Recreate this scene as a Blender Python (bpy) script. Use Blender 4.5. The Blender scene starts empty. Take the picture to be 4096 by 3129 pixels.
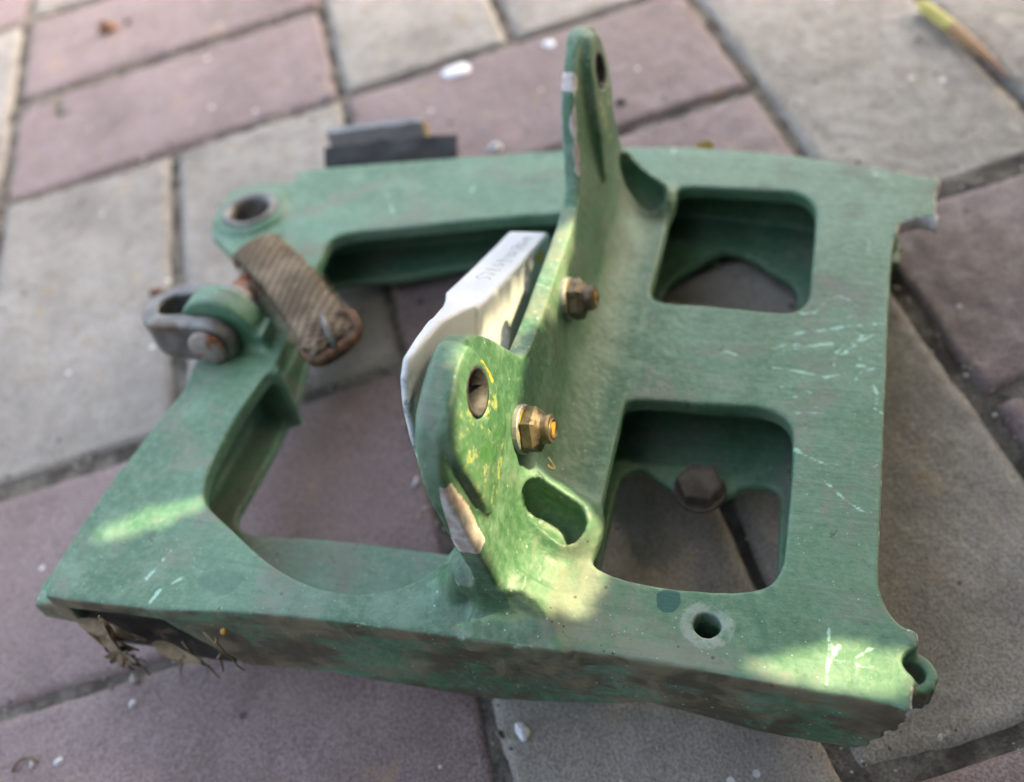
import bpy, bmesh, math, random
import numpy as np
from mathutils import Matrix, Vector
from mathutils.bvhtree import BVHTree

random.seed(7); np.random.seed(7)
S = bpy.context.scene
COL = S.collection
MM = 0.001

# ---------------------------------------------------------------- camera
cam = bpy.data.cameras.new('camera'); cam_ob = bpy.data.objects.new('camera', cam); COL.objects.link(cam_ob)
cam.sensor_fit = 'HORIZONTAL'; cam.sensor_width = 36; cam.lens = 32.158
cam.clip_start = 0.01; cam.clip_end = 100
_r = (0.95226, -0.24358, -0.18405); _d = (-0.30530, -0.75917, -0.57486); _f = (0.0003, 0.60360, -0.79729)
cam_ob.matrix_world = Matrix(((_r[0], -_d[0], -_f[0], 0.03968), (_r[1], -_d[1], -_f[1], -0.45580),
                              (_r[2], -_d[2], -_f[2], 0.29435), (0, 0, 0, 1)))
cam.dof.use_dof = True; cam.dof.focus_distance = 0.240; cam.dof.aperture_fstop = 6.5
S.camera = cam_ob

# ---------------------------------------------------------------- the bracket's frame: tilted, its near side propped up
BO = np.array([[0.8862036, -0.4632960, 0.0], [0.4587873, 0.8775791, -0.1391731], [0.0644783, 0.1233357, 0.9902681]])
OO = np.array([90, -260, 12.5])
FRAME = Matrix([[BO[0][i], BO[1][i], BO[2][i], OO[i] * MM] for i in range(3)] + [[0, 0, 0, 1]])

# ---------------------------------------------------------------- light
SUN = np.array([.56, .26, .79]) @ BO; SUN /= np.linalg.norm(SUN)
w = bpy.data.worlds.new('World'); S.world = w; w.use_nodes = True
sky = w.node_tree.nodes.new('ShaderNodeTexSky'); sky.sky_type = 'NISHITA'; sky.sun_disc = False
sky.sun_elevation = math.asin(SUN[2]); sky.sun_rotation = math.atan2(SUN[0], SUN[1])
sky.air_density = 1.0; sky.dust_density = 6.0; sky.ozone_density = 1.0
bg = w.node_tree.nodes['Background']; bg.inputs['Strength'].default_value = 0.15
w.node_tree.links.new(sky.outputs[0], bg.inputs[0])
sl = bpy.data.lights.new('sun', 'SUN'); sun_ob = bpy.data.objects.new('sun', sl); COL.objects.link(sun_ob)
sl.energy = 1.5; sl.angle = math.radians(0.5); sl.color = (1.0, 0.90, 0.60)
sun_ob.rotation_euler = Vector(-SUN).to_track_quat('-Z', 'Y').to_euler(); sun_ob.location = Vector(SUN) * 3
S.view_settings.view_transform = 'Standard'; S.view_settings.look = 'None'
S.view_settings.exposure = 3.0; S.view_settings.gamma = 1.0
S.view_settings.use_white_balance = True; S.view_settings.white_balance_temperature = 7500; S.view_settings.white_balance_tint = 8
S.render.engine = 'CYCLES'
S.cycles.max_bounces = 6; S.cycles.diffuse_bounces = 3; S.cycles.glossy_bounces = 2

# ---------------------------------------------------------------- traced shapes of the casting, millimetres in the bracket's frame
OUTER = [(-163.8, -134.6), (-165.8, -117.6), (-165.9, -106.7), (-165.9, -92.3), (-164.2, -76.7), (-163.0, -62.4), (-161.4, -49.7), (-164.2, -39.2), (-163.6, -33.0), (-159.7, -25.0), (-156.8, -2.0), (-160.5, 9.0), (-171.4, 18.6), (-190.9, 34.6), (-198.8, 42.0), (-202.9, 57.6), (-203.2, 72.3), (-196.0, 77.7), (-183.6, 80.0), (-175.3, 80.2), (-176.7, 86.1), (-174.6, 89.6), (-141.2, 95.3), (-97.7, 101.7), (-53.7, 108.0), (-15.0, 111.0), (14.7, 109.6), (43.2, 105.5), (70.2, 98.7), (87.2, 93.6), (98.4, 90.2), (97.1, 83.7), (96.2, 77.7), (96.7, 69.0), (96.8, 62.5), (94.4, 65.2), (91.2, 65.6), (86.4, 63.4), (83.1, 58.5), (81.4, 50.2), (80.4, 39.6), (79.4, 19.6), (77.9, -16.0), (76.8, -45.0), (75.9, -70.5), (75.2, -91.7), (75.8, -96.6), (77.4, -101.1), (80.3, -104.6), (84.1, -105.7), (84.2, -108.1), (83.5, -110.8), (81.7, -112.1), (80.8, -114.8), (82.1, -117.6), (83.1, -119.3), (82.3, -122.4), (82.4, -125.4), (81.8, -127.3), (73.1, -126.5), (54.9, -126.5), (31.6, -126.0), (1.2, -126.1), (-26.2, -127.8), (-57.0, -128.7), (-94.1, -131.0), (-121.5, -134.7), (-136.4, -135.5), (-156.5, -136.5)]
OPENA = [(-44.6, 61.9), (-64.6, 58.7), (-83.7, 55.0), (-112.8, 48.5), (-130.7, 45.0), (-137.7, 40.8), (-139.8, 34.4), (-138.5, 25.3), (-138.9, 13.5), (-136.8, -0.4), (-134.4, -13.8), (-131.8, -26.1), (-131.5, -34.6), (-133.0, -42.6), (-134.4, -59.0), (-133.7, -72.8), (-132.8, -83.8), (-130.7, -91.3), (-128.2, -95.7), (-123.4, -99.2), (-112.7, -105.1), (-99.3, -112.5), (-87.7, -117.2), (-77.5, -119.5), (-68.4, -119.9), (-60.2, -118.5), (-52.7, -115.2), (-47.1, -110.7), (-43.1, -105.3), (-40.9, -98.5)]
OPENB = [(-52.8, 70.3), (-94.5, 57.9), (-120.2, 48.8), (-139.5, 45.8), (-148.0, 41.3), (-148.0, 30.4), (-143.7, 10.0), (-138.6, -11.6), (-135.6, -25.4), (-134.6, -41.2), (-134.0, -59.5), (-134.3, -76.7), (-134.2, -83.3), (-130.0, -87.9), (-121.7, -89.0), (-97.5, -86.8), (-71.9, -86.1), (-50.5, -85.9)]
HOLEU = [(-2.2, 72.5), (-0.3, 78.5), (2.0, 81.3), (7.0, 82.1), (22.3, 81.3), (37.3, 80.5), (45.4, 79.5), (50.6, 75.8), (53.3, 70.3), (54.2, 64.2), (54.1, 48.3), (53.7, 31.7), (53.6, 19.7), (52.4, 14.6), (49.7, 10.9), (45.0, 9.2), (35.4, 9.7), (22.1, 10.6), (10.4, 10.9), (2.7, 11.5), (-0.4, 13.9), (-1.8, 17.5), (-1.8, 23.5), (-1.0, 42.2), (-1.3, 57.3)]
CUTU = [(-2.0, 48.2), (-0.5, 54.4), (2.7, 60.1), (8.7, 66.2), (12.8, 71.5), (17.9, 76.3), (21.8, 76.9), (27.5, 74.4), (33.6, 70.3), (39.8, 64.0), (46.0, 59.6), (49.2, 54.0), (50.3, 47.7), (50.4, 36.6), (46.0, 20.3), (25.6, 13.1), (2.9, 21.4), (-1.6, 34.9)]
HOLEL = [(-3.1, -45.4), (-3.0, -41.6), (-1.1, -38.1), (2.7, -36.2), (10.8, -35.6), (22.8, -35.8), (34.5, -35.0), (42.3, -35.5), (47.7, -38.0), (50.5, -42.1), (51.4, -47.6), (51.7, -61.1), (51.5, -74.7), (51.2, -86.7), (50.8, -91.6), (48.8, -97.1), (45.1, -100.1), (37.1, -102.4), (23.9, -103.5), (11.8, -103.1), (3.7, -101.4), (-0.4, -98.9), (-2.3, -94.9), (-3.4, -87.2), (-3.9, -71.1), (-3.9, -54.5)]
CUTL = [(-3.2, -83.0), (-3.2, -67.5), (-3.1, -52.0), (-2.5, -47.6), (-0.1, -44.0), (3.6, -42.6), (6.8, -44.1), (8.8, -46.0), (14.4, -49.5), (20.6, -52.9), (24.8, -53.3), (29.9, -51.5), (34.4, -48.8), (37.4, -45.8), (42.2, -44.6), (47.0, -45.0), (49.2, -49.8), (49.6, -69.2), (49.0, -82.8), (37.5, -101.6), (11.8, -101.9), (-0.5, -90.9)]
PTS = [(25.7, -67.5), (33.1, -113.0), (83.5, -114.9), (-184.8, 54.9), (22.5, -107.5)]
BOLTHEAD = [(23.8, -51.8)]
POCK2 = [(-27.7, -85.4, 42.0), (-3.4, -95.7, 42.0)]
POCK1 = [(-23.5, 76.6, 42.0), (-2.1, 57.8, 42.0)]
SCR = [[(49.6, -0.8), (54.2, 0.4), (66.7, 4.3), (77.1, 6.4)], [(42.9, -8.3), (46.9, -6.8), (61.8, -4.6)], [(43.0, -8.7), (46.5, -9.2), (58.4, -5.3)], [(45.0, -12.2), (46.5, -8.3)], [(62.9, -8.2), (65.8, -7.9), (71.6, -1.4), (74.1, 0.4)], [(63.9, -9.6), (68.3, -7.7), (70.2, -11.1)], [(69.7, -14.1), (74.5, -14.3)], [(68.4, -21.3), (70.2, -16.9), (74.5, -14.6)], [(43.5, -17.5), (52.5, -18.4), (59.8, -20.1), (64.1, -18.6)], [(25.8, -12.3), (28.3, -11.6), (32.1, -13.2)], [(74.0, -22.0), (75.4, -26.6), (74.4, -32.1)], [(52.1, -50.8), (55.3, -52.8), (60.8, -55.7)], [(60.1, -61.1), (65.4, -66.7), (70.9, -70.9)], [(56.3, 11.3), (59.3, 17.3), (63.4, 19.3), (67.0, 17.1)], [(50.2, 9.2), (55.4, 10.0)], [(67.2, -4.1), (69.7, -2.3), (70.7, 0.0)], [(62.1, -15.6), (62.9, -9.0), (65.3, -5.0)], [(62.8, -123.9), (63.5, -115.2), (62.9, -108.7)], [(69.7, -116.0), (72.8, -113.1), (76.7, -111.3)], [(65.0, -117.7), (69.7, -117.8), (74.7, -117.8)], [(65.7, -113.0), (63.8, -117.0)], [(-126.7, -133.0), (-125.6, -128.8), (-121.1, -123.8)], [(-132.2, -125.8), (-129.4, -115.0)], [(75.0, 92.5), (81.2, 89.8)], [(40.6, 100.7), (45.1, 103.9)], [(72.5, 52.0), (73.0, 42.3)], [(-5.7, 106.2), (-5.2, 110.1)], [(-37.6, -26.0), (-28.0, -24.6), (-25.3, -25.8)], [(-125.3, 71.1), (-115.1, 54.8)], [(-88.0, 69.1), (-86.8, 79.4)]]
YEL2 = [(-93.4, 105.3), (-88.8, 104.3), (-84.9, 97.5), (-84.0, 91.3), (-84.8, 88.8)]
BARE2 = [(-120.3, 93.1), (-114.4, 87.2), (-112.7, 74.9), (-114.0, 69.9), (-118.1, 72.8), (-119.5, 79.5), (-120.9, 88.6)]
RUST2 = [(-89.2, 82.7), (-92.8, 82.2)]
BLK = [(-50.2, 15.9), (-35.9, 15.3), (-34.3, 10.1), (-34.5, 5.0), (-42.5, -10.4), (-49.1, -22.2), (-53.0, -28.0), (-58.7, -33.0), (-62.4, -41.7), (-64.2, -51.4), (-63.1, -56.4), (-65.1, -50.4), (-64.6, -44.5), (-62.6, -35.1), (-62.2, -32.4), (-62.3, -29.5), (-61.5, -19.0), (-61.0, -6.8), (-56.4, 3.7)]
BLKLO = [(-73.2, -39.8), (-67.3, -54.1), (-59.2, -70.9), (-52.0, -81.1)]
HAND = [[(-41.89, -30.36, 74.49), (-42.6, -28.98, 73.92), (-44.3, -28.79, 73.85), (-45.14, -29.76, 74.25), (-45.99, -29.88, 74.29), (-47.09, -27.9, 73.48), (-46.18, -26.47, 72.89), (-46.2, -25.16, 72.36), (-45.56, -24.42, 72.05), (-43.33, -24.76, 72.19), (-41.89, -26.09, 72.74)], [(-46.4, -21.2, 70.73), (-45.9, -20.45, 70.42), (-44.88, -20.76, 70.55), (-44.43, -21.6, 70.89), (-45.08, -21.91, 71.02), (-46.11, -21.6, 70.9)], [(-44.66, -20.96, 70.63), (-43.64, -21.26, 70.76), (-42.91, -22.06, 71.08), (-41.9, -21.92, 71.03), (-41.75, -21.01, 70.65)], [(-46.11, -15.66, 68.46), (-45.14, -16.92, 68.98), (-43.74, -16.96, 68.99), (-43.52, -15.78, 68.51), (-42.71, -15.9, 68.56), (-42.04, -17.42, 69.18)], [(-45.47, -13.23, 67.46), (-45.64, -11.83, 66.89), (-45.05, -11.27, 66.66), (-44.14, -12.11, 67.0), (-44.43, -13.56, 67.6)], [(-44.29, -11.65, 66.81), (-42.94, -11.95, 66.93), (-40.86, -13.09, 67.4), (-40.86, -11.67, 66.82)], [(-44.91, -9.33, 65.86), (-44.47, -7.82, 65.24), (-44.49, -5.86, 64.43)], [(-44.34, -5.34, 64.22), (-44.13, -3.07, 63.29), (-43.13, -2.69, 63.14), (-42.21, -4.08, 63.7), (-42.2, -6.05, 64.51), (-42.96, -6.64, 64.76), (-44.11, -5.56, 64.31)], [(-44.93, 0.38, 61.87), (-45.19, 2.67, 60.93), (-44.65, 4.05, 60.37), (-43.78, 3.37, 60.65), (-42.84, 1.93, 61.24), (-40.97, 1.13, 61.56)], [(-44.1, 4.38, 60.23), (-44.27, 6.47, 59.37), (-43.49, 7.63, 58.9), (-42.46, 7.49, 58.96), (-41.83, 6.24, 59.47), (-42.22, 5.14, 59.92), (-43.56, 5.23, 59.88)], [(-45.38, 13.67, 56.42), (-45.14, 13.98, 56.29)], [(-44.23, 11.05, 57.49), (-44.16, 12.98, 56.7), (-43.52, 14.17, 56.21), (-43.51, 11.96, 57.12), (-42.38, 9.92, 57.96)], [(-43.85, 15.24, 55.77), (-42.23, 13.77, 56.38), (-42.07, 14.34, 56.14)]]
YBLK = [(1.9, 55.4), (3.2, 56.5), (7.9, 55.2), (12.2, 52.9), (13.6, 51.5), (11.5, 50.3), (10.1, 47.9), (8.1, 48.1), (7.4, 50.5), (6.8, 52.0), (4.3, 53.6)]
BH = [(-43.3, 6.2), (-43.8, -23.4)]
STRAP = [(-162.6, 11.0), (-159.7, 29.2), (-141.2, 19.0), (-121.1, 0.5), (-98.7, -22.1), (-115.7, -34.0), (-137.4, -11.4)]
BUCK = [(-122.8, -21.2), (-108.5, -12.3), (-99.6, -19.1), (-97.0, -27.3), (-106.4, -37.6), (-114.4, -33.8)]
REARB = [(-169.3, 103.8, 26.0), (-173.4, 110.5, 26.0), (-109.5, 125.3, 26.0), (-105.3, 115.5, 26.0)]
REARG = [(-171.3, 120.8, 22.0), (-184.4, 136.7, 22.0), (-135.1, 147.2, 22.0), (-125.0, 131.6, 22.0)]
GP = [(64.5, -10.7), (117.5, -13.6), (69.2, -84.9), (-140.7, 152.9), (136.1, -80.6), (-126.9, 154.3), (9.9, -363.5), (-156.1, -323.0), (-146.9, -325.3), (-110.0, -109.7), (-6.2, -260.6), (-163.5, -323.7), (-120.4, -313.1), (294.3, -79.9), (299.0, -151.4)]   # small things on the ground, world millimetres
GAPS = [[(-22.1, -114, 58), (-24.5, -113.5, 72), (-26.7, -112.5, 85), (-27.9, -106, 92), (-28.7, -98, 96.5), (-29.0, -87, 98.5), (-27.2, -70, 88), (-24.5, -60, 72), (-23.5, -76, 66), (-12, -84, 44), (-3, -90, 38), (-1.2, -91.6, 32.0), (2.7, -104.9, 32.0), (-2.9, -115.3, 32.0), (-31.2, -121.1, 32.0), (-54.6, -121.8, 32.0), (-43.4, -117.4, 32.0)], [(-38, 2, 50), (-38, -10, 46), (-38, -30, 42), (-38, -50, 54), (-38, -62, 72), (-38, -45, 70), (-38, -15, 58)], [(-61.7, -125.7, 32.0), (-45.7, -118.9, 32.0), (-34.6, -114.3, 32.0), (-31.6, -119.8, 32.0), (-50.8, -124.5, 32.0)], [(45.8, -123.0, 32.0), (56.7, -117.8, 32.0), (68.8, -114.4, 32.0), (78.5, -115.8, 32.0), (79.9, -122.3, 32.0), (60.3, -123.5, 32.0)], [(-156.9, -113.6, 32.0), (-148.8, -105.1, 32.0), (-134.0, -97.2, 32.0), (-128.7, -96.7, 32.0), (-132.0, -100.8, 32.0), (-144.8, -108.9, 32.0), (-153.9, -114.0, 32.0)]]   # openings shaped in the added foliage for the sun patches, square to the sun

# ================================================================ helpers
def link(name, me, parent=None, mat=None, smooth=False):
    o = bpy.data.objects.new(name, me); COL.objects.link(o)
    if parent: o.parent = parent
    if mat is not None: me.materials.append(mat)
    if smooth: me.polygons.foreach_set('use_smooth', [True] * len(me.polygons))
    return o
def tag(o, label=None, cat=None, group=None, kind=None):
    if label: o['label'] = label
    if cat: o['category'] = cat
    if group: o['group'] = group
    if kind: o['kind'] = kind
    return o
def empty(name, parent=None):
    o = bpy.data.objects.new(name, None); COL.objects.link(o); o.empty_display_size = .01
    if parent: o.parent = parent
    return o
def mesh(name, v, f):
    me = bpy.data.meshes.new(name); me.from_pydata([tuple(p) for p in v], [], f); me.update(); return me
def bm_mesh(name, bm):
    me = bpy.data.meshes.new(name); bmesh.ops.recalc_face_normals(bm, faces=bm.faces); bm.to_mesh(me); bm.free(); return me
def catmull(pts, n=4, closed=True):
    p = np.array(pts, float); m = len(p); out = []
    for i in range(m if closed else m - 1):
        if closed: a, b, c, d = p[i - 1], p[i], p[(i + 1) % m], p[(i + 2) % m]
        else: a, b, c, d = p[max(i - 1, 0)], p[i], p[i + 1], p[min(i + 2, m - 1)]
        for k in range(n):
            t = k / n
            out.append(.5 * ((2 * b) + (c - a) * t + (2 * a - 5 * b + 4 * c - d) * t * t + (3 * b - a - 3 * c + d) * t ** 3))
    if not closed: out.append(p[-1])
    return np.array(out)
def vnoise(p, seed=0):
    """smooth value noise for numpy points (n,3)"""
    p = np.asarray(p, float); i = np.floor(p).astype(np.int64); f = p - i; f = f * f * (3 - 2 * f); r = 0
    for dx in (0, 1):
        for dy in (0, 1):
            for dz in (0, 1):
                h = ((i[:, 0] + dx) * 374761393 + (i[:, 1] + dy) * 668265263 + (i[:, 2] + dz) * 2147483647 + seed * 1274126177) & 0x7fffffff
                h = (h ^ (h >> 13)) * 1274126177 & 0x7fffffff
                h = ((h ^ (h >> 16)) & 0xffff) / 65535.0
                r = r + h * (f[:, 0] if dx else 1 - f[:, 0]) * (f[:, 1] if dy else 1 - f[:, 1]) * (f[:, 2] if dz else 1 - f[:, 2])
    return r * 2 - 1
def tube_mesh(name, pts, rad, n=10, caps=True):
    pts = np.array(pts, float); rad = np.broadcast_to(np.array(rad, float), (len(pts),)); V = []; F = []
    t = np.gradient(pts, axis=0); t /= np.linalg.norm(t, axis=1)[:, None] + 1e-12
    up = np.array([0, 0, 1.]) if abs(t[0][2]) < .9 else np.array([1., 0, 0])
    for i, (p, tt, r) in enumerate(zip(pts, t, rad)):
        u = up - tt * (up @ tt); u /= np.linalg.norm(u); up = u; v = np.cross(tt, u)
        for k in range(n):
            a = 2 * math.pi * k / n; V.append(p + r * (math.cos(a) * u + math.sin(a) * v))
    for i in range(len(pts) - 1):
        for k in range(n):
            a = i * n + k; b = i * n + (k + 1) % n; F.append((a, b, b + n, a + n))
    if caps: F.append(tuple(range(n))[::-1]); F.append(tuple(range((len(pts) - 1) * n, len(pts) * n)))
    return mesh(name, V, F)
def lathe(name, prof, n=32, axis=None, org=(0, 0, 0), hexsteps=()):
    """prof: (radius, height) along axis; indices in hexsteps use a hexagonal section"""
    ax = np.array(axis if axis is not None else (0, 0, 1), float); ax /= np.linalg.norm(ax)
    u = np.cross(ax, (0, 0, 1) if abs(ax[2]) < .9 else (0, 1, 0)); u /= np.linalg.norm(u); v = np.cross(ax, u); V = []; F = []
    for j, (r, h) in enumerate(prof):
        for k in range(n):
            a = 2 * math.pi * k / n; rr = r
            if j in hexsteps: b = (a % (math.pi / 3)) - math.pi / 6; rr = r / math.cos(b)
            V.append(np.array(org) + ax * h + rr * (math.cos(a) * u + math.sin(a) * v))
    for j in range(len(prof) - 1):
        for k in range(n):
            a = j * n + k; b = j * n + (k + 1) % n; F.append((a, b, b + n, a + n))
    F.append(tuple(range(n))[::-1]); F.append(tuple(range((len(prof) - 1) * n, len(prof) * n)))
    return mesh(name, V, F)

# ---------------------------------------------------------------- shader building
class NT:
    def __init__(s, name):
        s.m = bpy.data.materials.new(name); s.m.use_nodes = True; s.t = s.m.node_tree; s.p = s.t.nodes['Principled BSDF']
    def n(s, ty, ins=None, **kw):
        x = s.t.nodes.new('ShaderNode' + ty)
        for k, v in kw.items(): setattr(x, k, v)
        for k, v in (ins or {}).items(): s.set(x.inputs[k], v)
        return x
    def set(s, sock, v):
        if isinstance(v, bpy.types.NodeSocket): s.t.links.new(v, sock)
        elif isinstance(v, (tuple, list)) and sock.type == 'RGBA' and len(v) == 3: sock.default_value = (*v, 1)
        else: sock.default_value = v
    def math(s, op, a, b=0.0, c=0.0, clamp=False):
        x = s.n('Math', operation=op, use_clamp=clamp); s.set(x.inputs[0], a); s.set(x.inputs[1], b); s.set(x.inputs[2], c); return x.outputs[0]
    def noise(s, vec, scale, detail=4, rough=.55, dist=0.0):
        return s.n('TexNoise', {'Vector': vec, 'Scale': scale, 'Detail': detail, 'Roughness': rough, 'Distortion': dist}).outputs[0]
    def ramp(s, v, a, b, smooth=True):
        x = s.n('MapRange', {'Value': v, 'From Min': a, 'From Max': b}, interpolation_type='SMOOTHSTEP' if smooth else 'LINEAR'); return x.outputs[0]
    def mix(s, f, a, b, mode='MIX'):
        x = s.n('Mix', data_type='RGBA', blend_type=mode); s.set(x.inputs[0], f); s.set(x.inputs[6], a); s.set(x.inputs[7], b); return x.outputs[2]
    def attr(s, name): return s.n('Attribute', attribute_name=name).outputs['Fac']
    def obj(s): return s.n('TexCoord').outputs['Object']
    def sep(s, v): return s.n('SeparateXYZ', {'Vector': v}).outputs
    def bump(s, h, strength=.3, dist=.001, normal=None):
        x = s.n('Bump', {'Height': h, 'Strength': strength, 'Distance': dist})
        if normal is not None: s.set(x.inputs['Normal'], normal)
        return x.outputs[0]
    def out(s, col, rough=.5, normal=None, metal=0.0, spec=.5, **kw):
        s.set(s.p.inputs['Base Color'], col); s.set(s.p.inputs['Roughness'], rough); s.set(s.p.inputs['Metallic'], metal)
        s.set(s.p.inputs['Specular IOR Level'], spec)
        if normal is not None: s.set(s.p.inputs['Normal'], normal)
        for k, v in kw.items(): s.set(s.p.inputs[k], v)
        return s.m
def scaled(t, vec, sc):
    return t.n('VectorMath', {0: vec, 1: sc}, operation='MULTIPLY').outputs[0]

def mat_paver(name, c1, c2, c3):
    t = NT(name); o = t.obj(); rnd = t.n('ObjectInfo').outputs['Random']
    off = t.n('CombineXYZ', {'X': t.math('MULTIPLY', rnd, 37.0), 'Y': t.math('MULTIPLY', rnd, 11.0), 'Z': 0.0}).outputs[0]
    v = t.n('VectorMath', {0: o, 1: off}, operation='ADD').outputs[0]
    big = t.noise(v, 20, 4, .62); mid = t.noise(v, 120, 4, .7); fine = t.noise(v, 1050, 3, .75)
    col = t.mix(t.ramp(big, .36, .66), c1, c2)
    col = t.mix(t.math('MULTIPLY', t.ramp(mid, .48, .70), .6), col, c3)
    col = t.mix(t.ramp(fine, .32, .68), t.mix(.42, col, (.05, .04, .033)), t.mix(.18, col, (.75, .70, .62)))
    vo = t.n('TexVoronoi', {'Vector': v, 'Scale': 120.0, 'Randomness': 1.0}); r = t.sep(vo.outputs['Color'])
    sz = t.math('MULTIPLY', r[2], .16)
    spk = t.math('MULTIPLY', t.math('LESS_THAN', vo.outputs['Distance'], sz), t.math('GREATER_THAN', r[0], .88))
    col = t.mix(t.math('MULTIPLY', spk, .75), col, (.74, .70, .68))
    pit = t.math('MULTIPLY', t.math('LESS_THAN', vo.outputs['Distance'], t.math('MULTIPLY', r[2], .20)), t.math('GREATER_THAN', r[1], .93))
    col = t.mix(t.math('MULTIPLY', pit, .7), col, (.03, .025, .022))
    stain = t.noise(v, 9, 2, .5)
    col = t.mix(t.math('MULTIPLY', t.ramp(stain, .54, .70), .45), col, (.10, .08, .065))
    col = t.mix(t.math('MULTIPLY', t.ramp(t.noise(v, 46, 2, .6), .62, .76), .34), col, (.38, .26, .12))
    h = t.math('ADD', t.math('MULTIPLY', fine, .35), t.math('MULTIPLY', mid, .9))
    return t.out(col, t.ramp(mid, .1, .8), t.bump(h, .8, .0013), spec=.3)
def mat_sand():
    t = NT('joint_sand'); o = t.obj()
    a = t.noise(o, 60, 5, .65); f = t.noise(o, 900, 3, .7)
    col = t.mix(t.ramp(a, .38, .62), (.10, .085, .07), (.27, .235, .195))
    col = t.mix(t.ramp(f, .3, .7), t.mix(.5, col, (.03, .025, .02)), col)
    return t.out(col, .95, t.bump(t.math('ADD', a, f), .9, .002), spec=.2)

M = {}
M['red'] = mat_paver('red_paver', (.165, .090, .090), (.228, .142, .143), (.25, .19, .185))
M['grey'] = mat_paver('grey_paver', (.235, .20, .168), (.32, .28, .24), (.20, .165, .135))
M['sand'] = mat_sand()

def mat_green():
    t = NT('green_painted_casting'); tc = t.n('TexCoord'); o = tc.outputs['Object']; X, Y, Z = t.sep(o)
    NX, NY, NZ = t.sep(tc.outputs['Normal'])
    big = t.noise(o, 15, 3, .58, .4); mid = t.noise(o, 60, 4, .66, .4); fine = t.noise(o, 420, 2, .65); wn = t.noise(o, 260, 3, .72)
    brush = t.noise(scaled(t, o, (30, 520, 200)), 1.0, 2, .6)
    blotch = t.noise(o, 30, 3, .6, .8)
    col = t.mix(t.ramp(big, .38, .62), (.040, .128, .060), (.082, .196, .113))
    col = t.mix(t.math('MULTIPLY', t.ramp(mid, .47, .66), .6), col, (.138, .248, .168))
    col = t.mix(t.math('MULTIPLY', t.ramp(fine, .42, .70), .30), col, (.21, .31, .21))
    col = t.mix(t.math('MULTIPLY', t.ramp(fine, .40, .26), .40), col, (.022, .070, .035))
    # dry dust film, thicker where it can settle
    film = t.math('MULTIPLY', t.ramp(t.math('ADD', blotch, t.math('MULTIPLY', t.math('SUBTRACT', wn, .5), .35)), .48, .68), t.math('ADD', t.math('MULTIPLY', NZ, .35), .30, clamp=True))
    col = t.mix(film, col, (.200, .196, .160))
    col = t.mix(t.math('MULTIPLY', t.math('MULTIPLY', t.ramp(brush, .48, .72), t.ramp(big, .40, .62)), .26), col, (.025, .085, .05))
    col = t.mix(t.math('MULTIPLY', t.ramp(blotch, .34, .30), .55), col, (.026, .115, .066))
    # brown dirt on the outer near wall
    wall = t.math('MULTIPLY', t.math('MULTIPLY', t.ramp(t.math('MULTIPLY', NY, -1.0), .45, .8), t.ramp(Y, -.105, -.118)), t.math('ADD', t.math('MULTIPLY', t.ramp(Z, .035, .0315), .8), .2))
    streak = t.noise(scaled(t, o, (34, 60, 62)), 1.0, 5, .74, .3)
    dirt = t.math('MULTIPLY', t.ramp(streak, .36, .54), t.math('ADD', t.math('MULTIPLY', wall, .88), .05), clamp=True)
    col = t.mix(dirt, col, t.mix(t.ramp(mid, .4, .62), (.070, .050, .030), (.200, .150, .090)))
    cav = t.ramp(t.attr('convex'), -.015, -.09)
    col = t.mix(t.math('MULTIPLY', cav, t.math('MULTIPLY', t.ramp(wn, .36, .58), .32)), col, (.085, .085, .052))
    # fine specks
    vo = t.n('TexVoronoi', {'Vector': o, 'Scale': 640.0}); r = t.sep(vo.outputs['Color'])
    spk = t.math('MULTIPLY', t.math('LESS_THAN', vo.outputs['Distance'], t.math('MULTIPLY', r[2], .30)), t.math('GREATER_THAN', r[0], .86))
    col = t.mix(t.math('MULTIPLY', spk, .5), col, (.44, .52, .44))
    blk = t.math('MULTIPLY', t.math('LESS_THAN', vo.outputs['Distance'], .34), t.math('GREATER_THAN', r[1], .93))
    col = t.mix(t.math('MULTIPLY', t.math('MULTIPLY', blk, t.ramp(blotch, .56, .64)), .7), col, (.025, .022, .016))
    # paint worn on the convex edges
    cx = t.attr('convex'); wl = t.noise(o, 34, 2, .6)
    edge = t.math('MULTIPLY', t.ramp(t.math('ADD', cx, t.math('MULTIPLY', t.math('SUBTRACT', wn, .5), .26)), .07, .14), t.ramp(wl, .38, .56))
    col = t.mix(t.math('MULTIPLY', edge, .8), col, (.29, .43, .33))
    chip = t.math('MULTIPLY', t.ramp(t.math('ADD', cx, t.math('MULTIPLY', t.math('SUBTRACT', wn, .5), .6)), .20, .24), t.ramp(wl, .50, .56))
    col = t.mix(chip, col, t.mix(t.ramp(blotch, .45, .55), (.48, .38, .33), (.50, .30, .13)))
    nick = t.math('MULTIPLY', t.ramp(t.noise(o, 190, 4, .82), .690, .705), t.ramp(big, .46, .56))
    col = t.mix(t.math('MULTIPLY', nick, .8), col, (.36, .37, .33))
    smut = t.math('MULTIPLY', t.ramp(t.noise(o, 120, 5, .8, .5), .645, .665), t.ramp(wl, .44, .56))
    col = t.mix(t.math('MULTIPLY', smut, .7), col, (.045, .040, .028))
    # scratches through the top coat (distance fields on the vertices, broken up by noise)
    sc = t.ramp(t.math('ADD', t.attr('scratch'), t.math('MULTIPLY', t.math('SUBTRACT', wn, .5), 3.0)), .55, .05)
    col = t.mix(t.math('MULTIPLY', sc, .75), col, (.36, .58, .46))
    en = t.math('MULTIPLY', t.math('SUBTRACT', wn, .5), 2.4)
    col = t.mix(t.ramp(t.math('ADD', t.attr('yellow'), en), .25, -.15), col, (.74, .40, .03))
    inpad = t.ramp(t.attr('pad'), .6, -1.4); pn = t.noise(o, 170, 4, .75)
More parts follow.
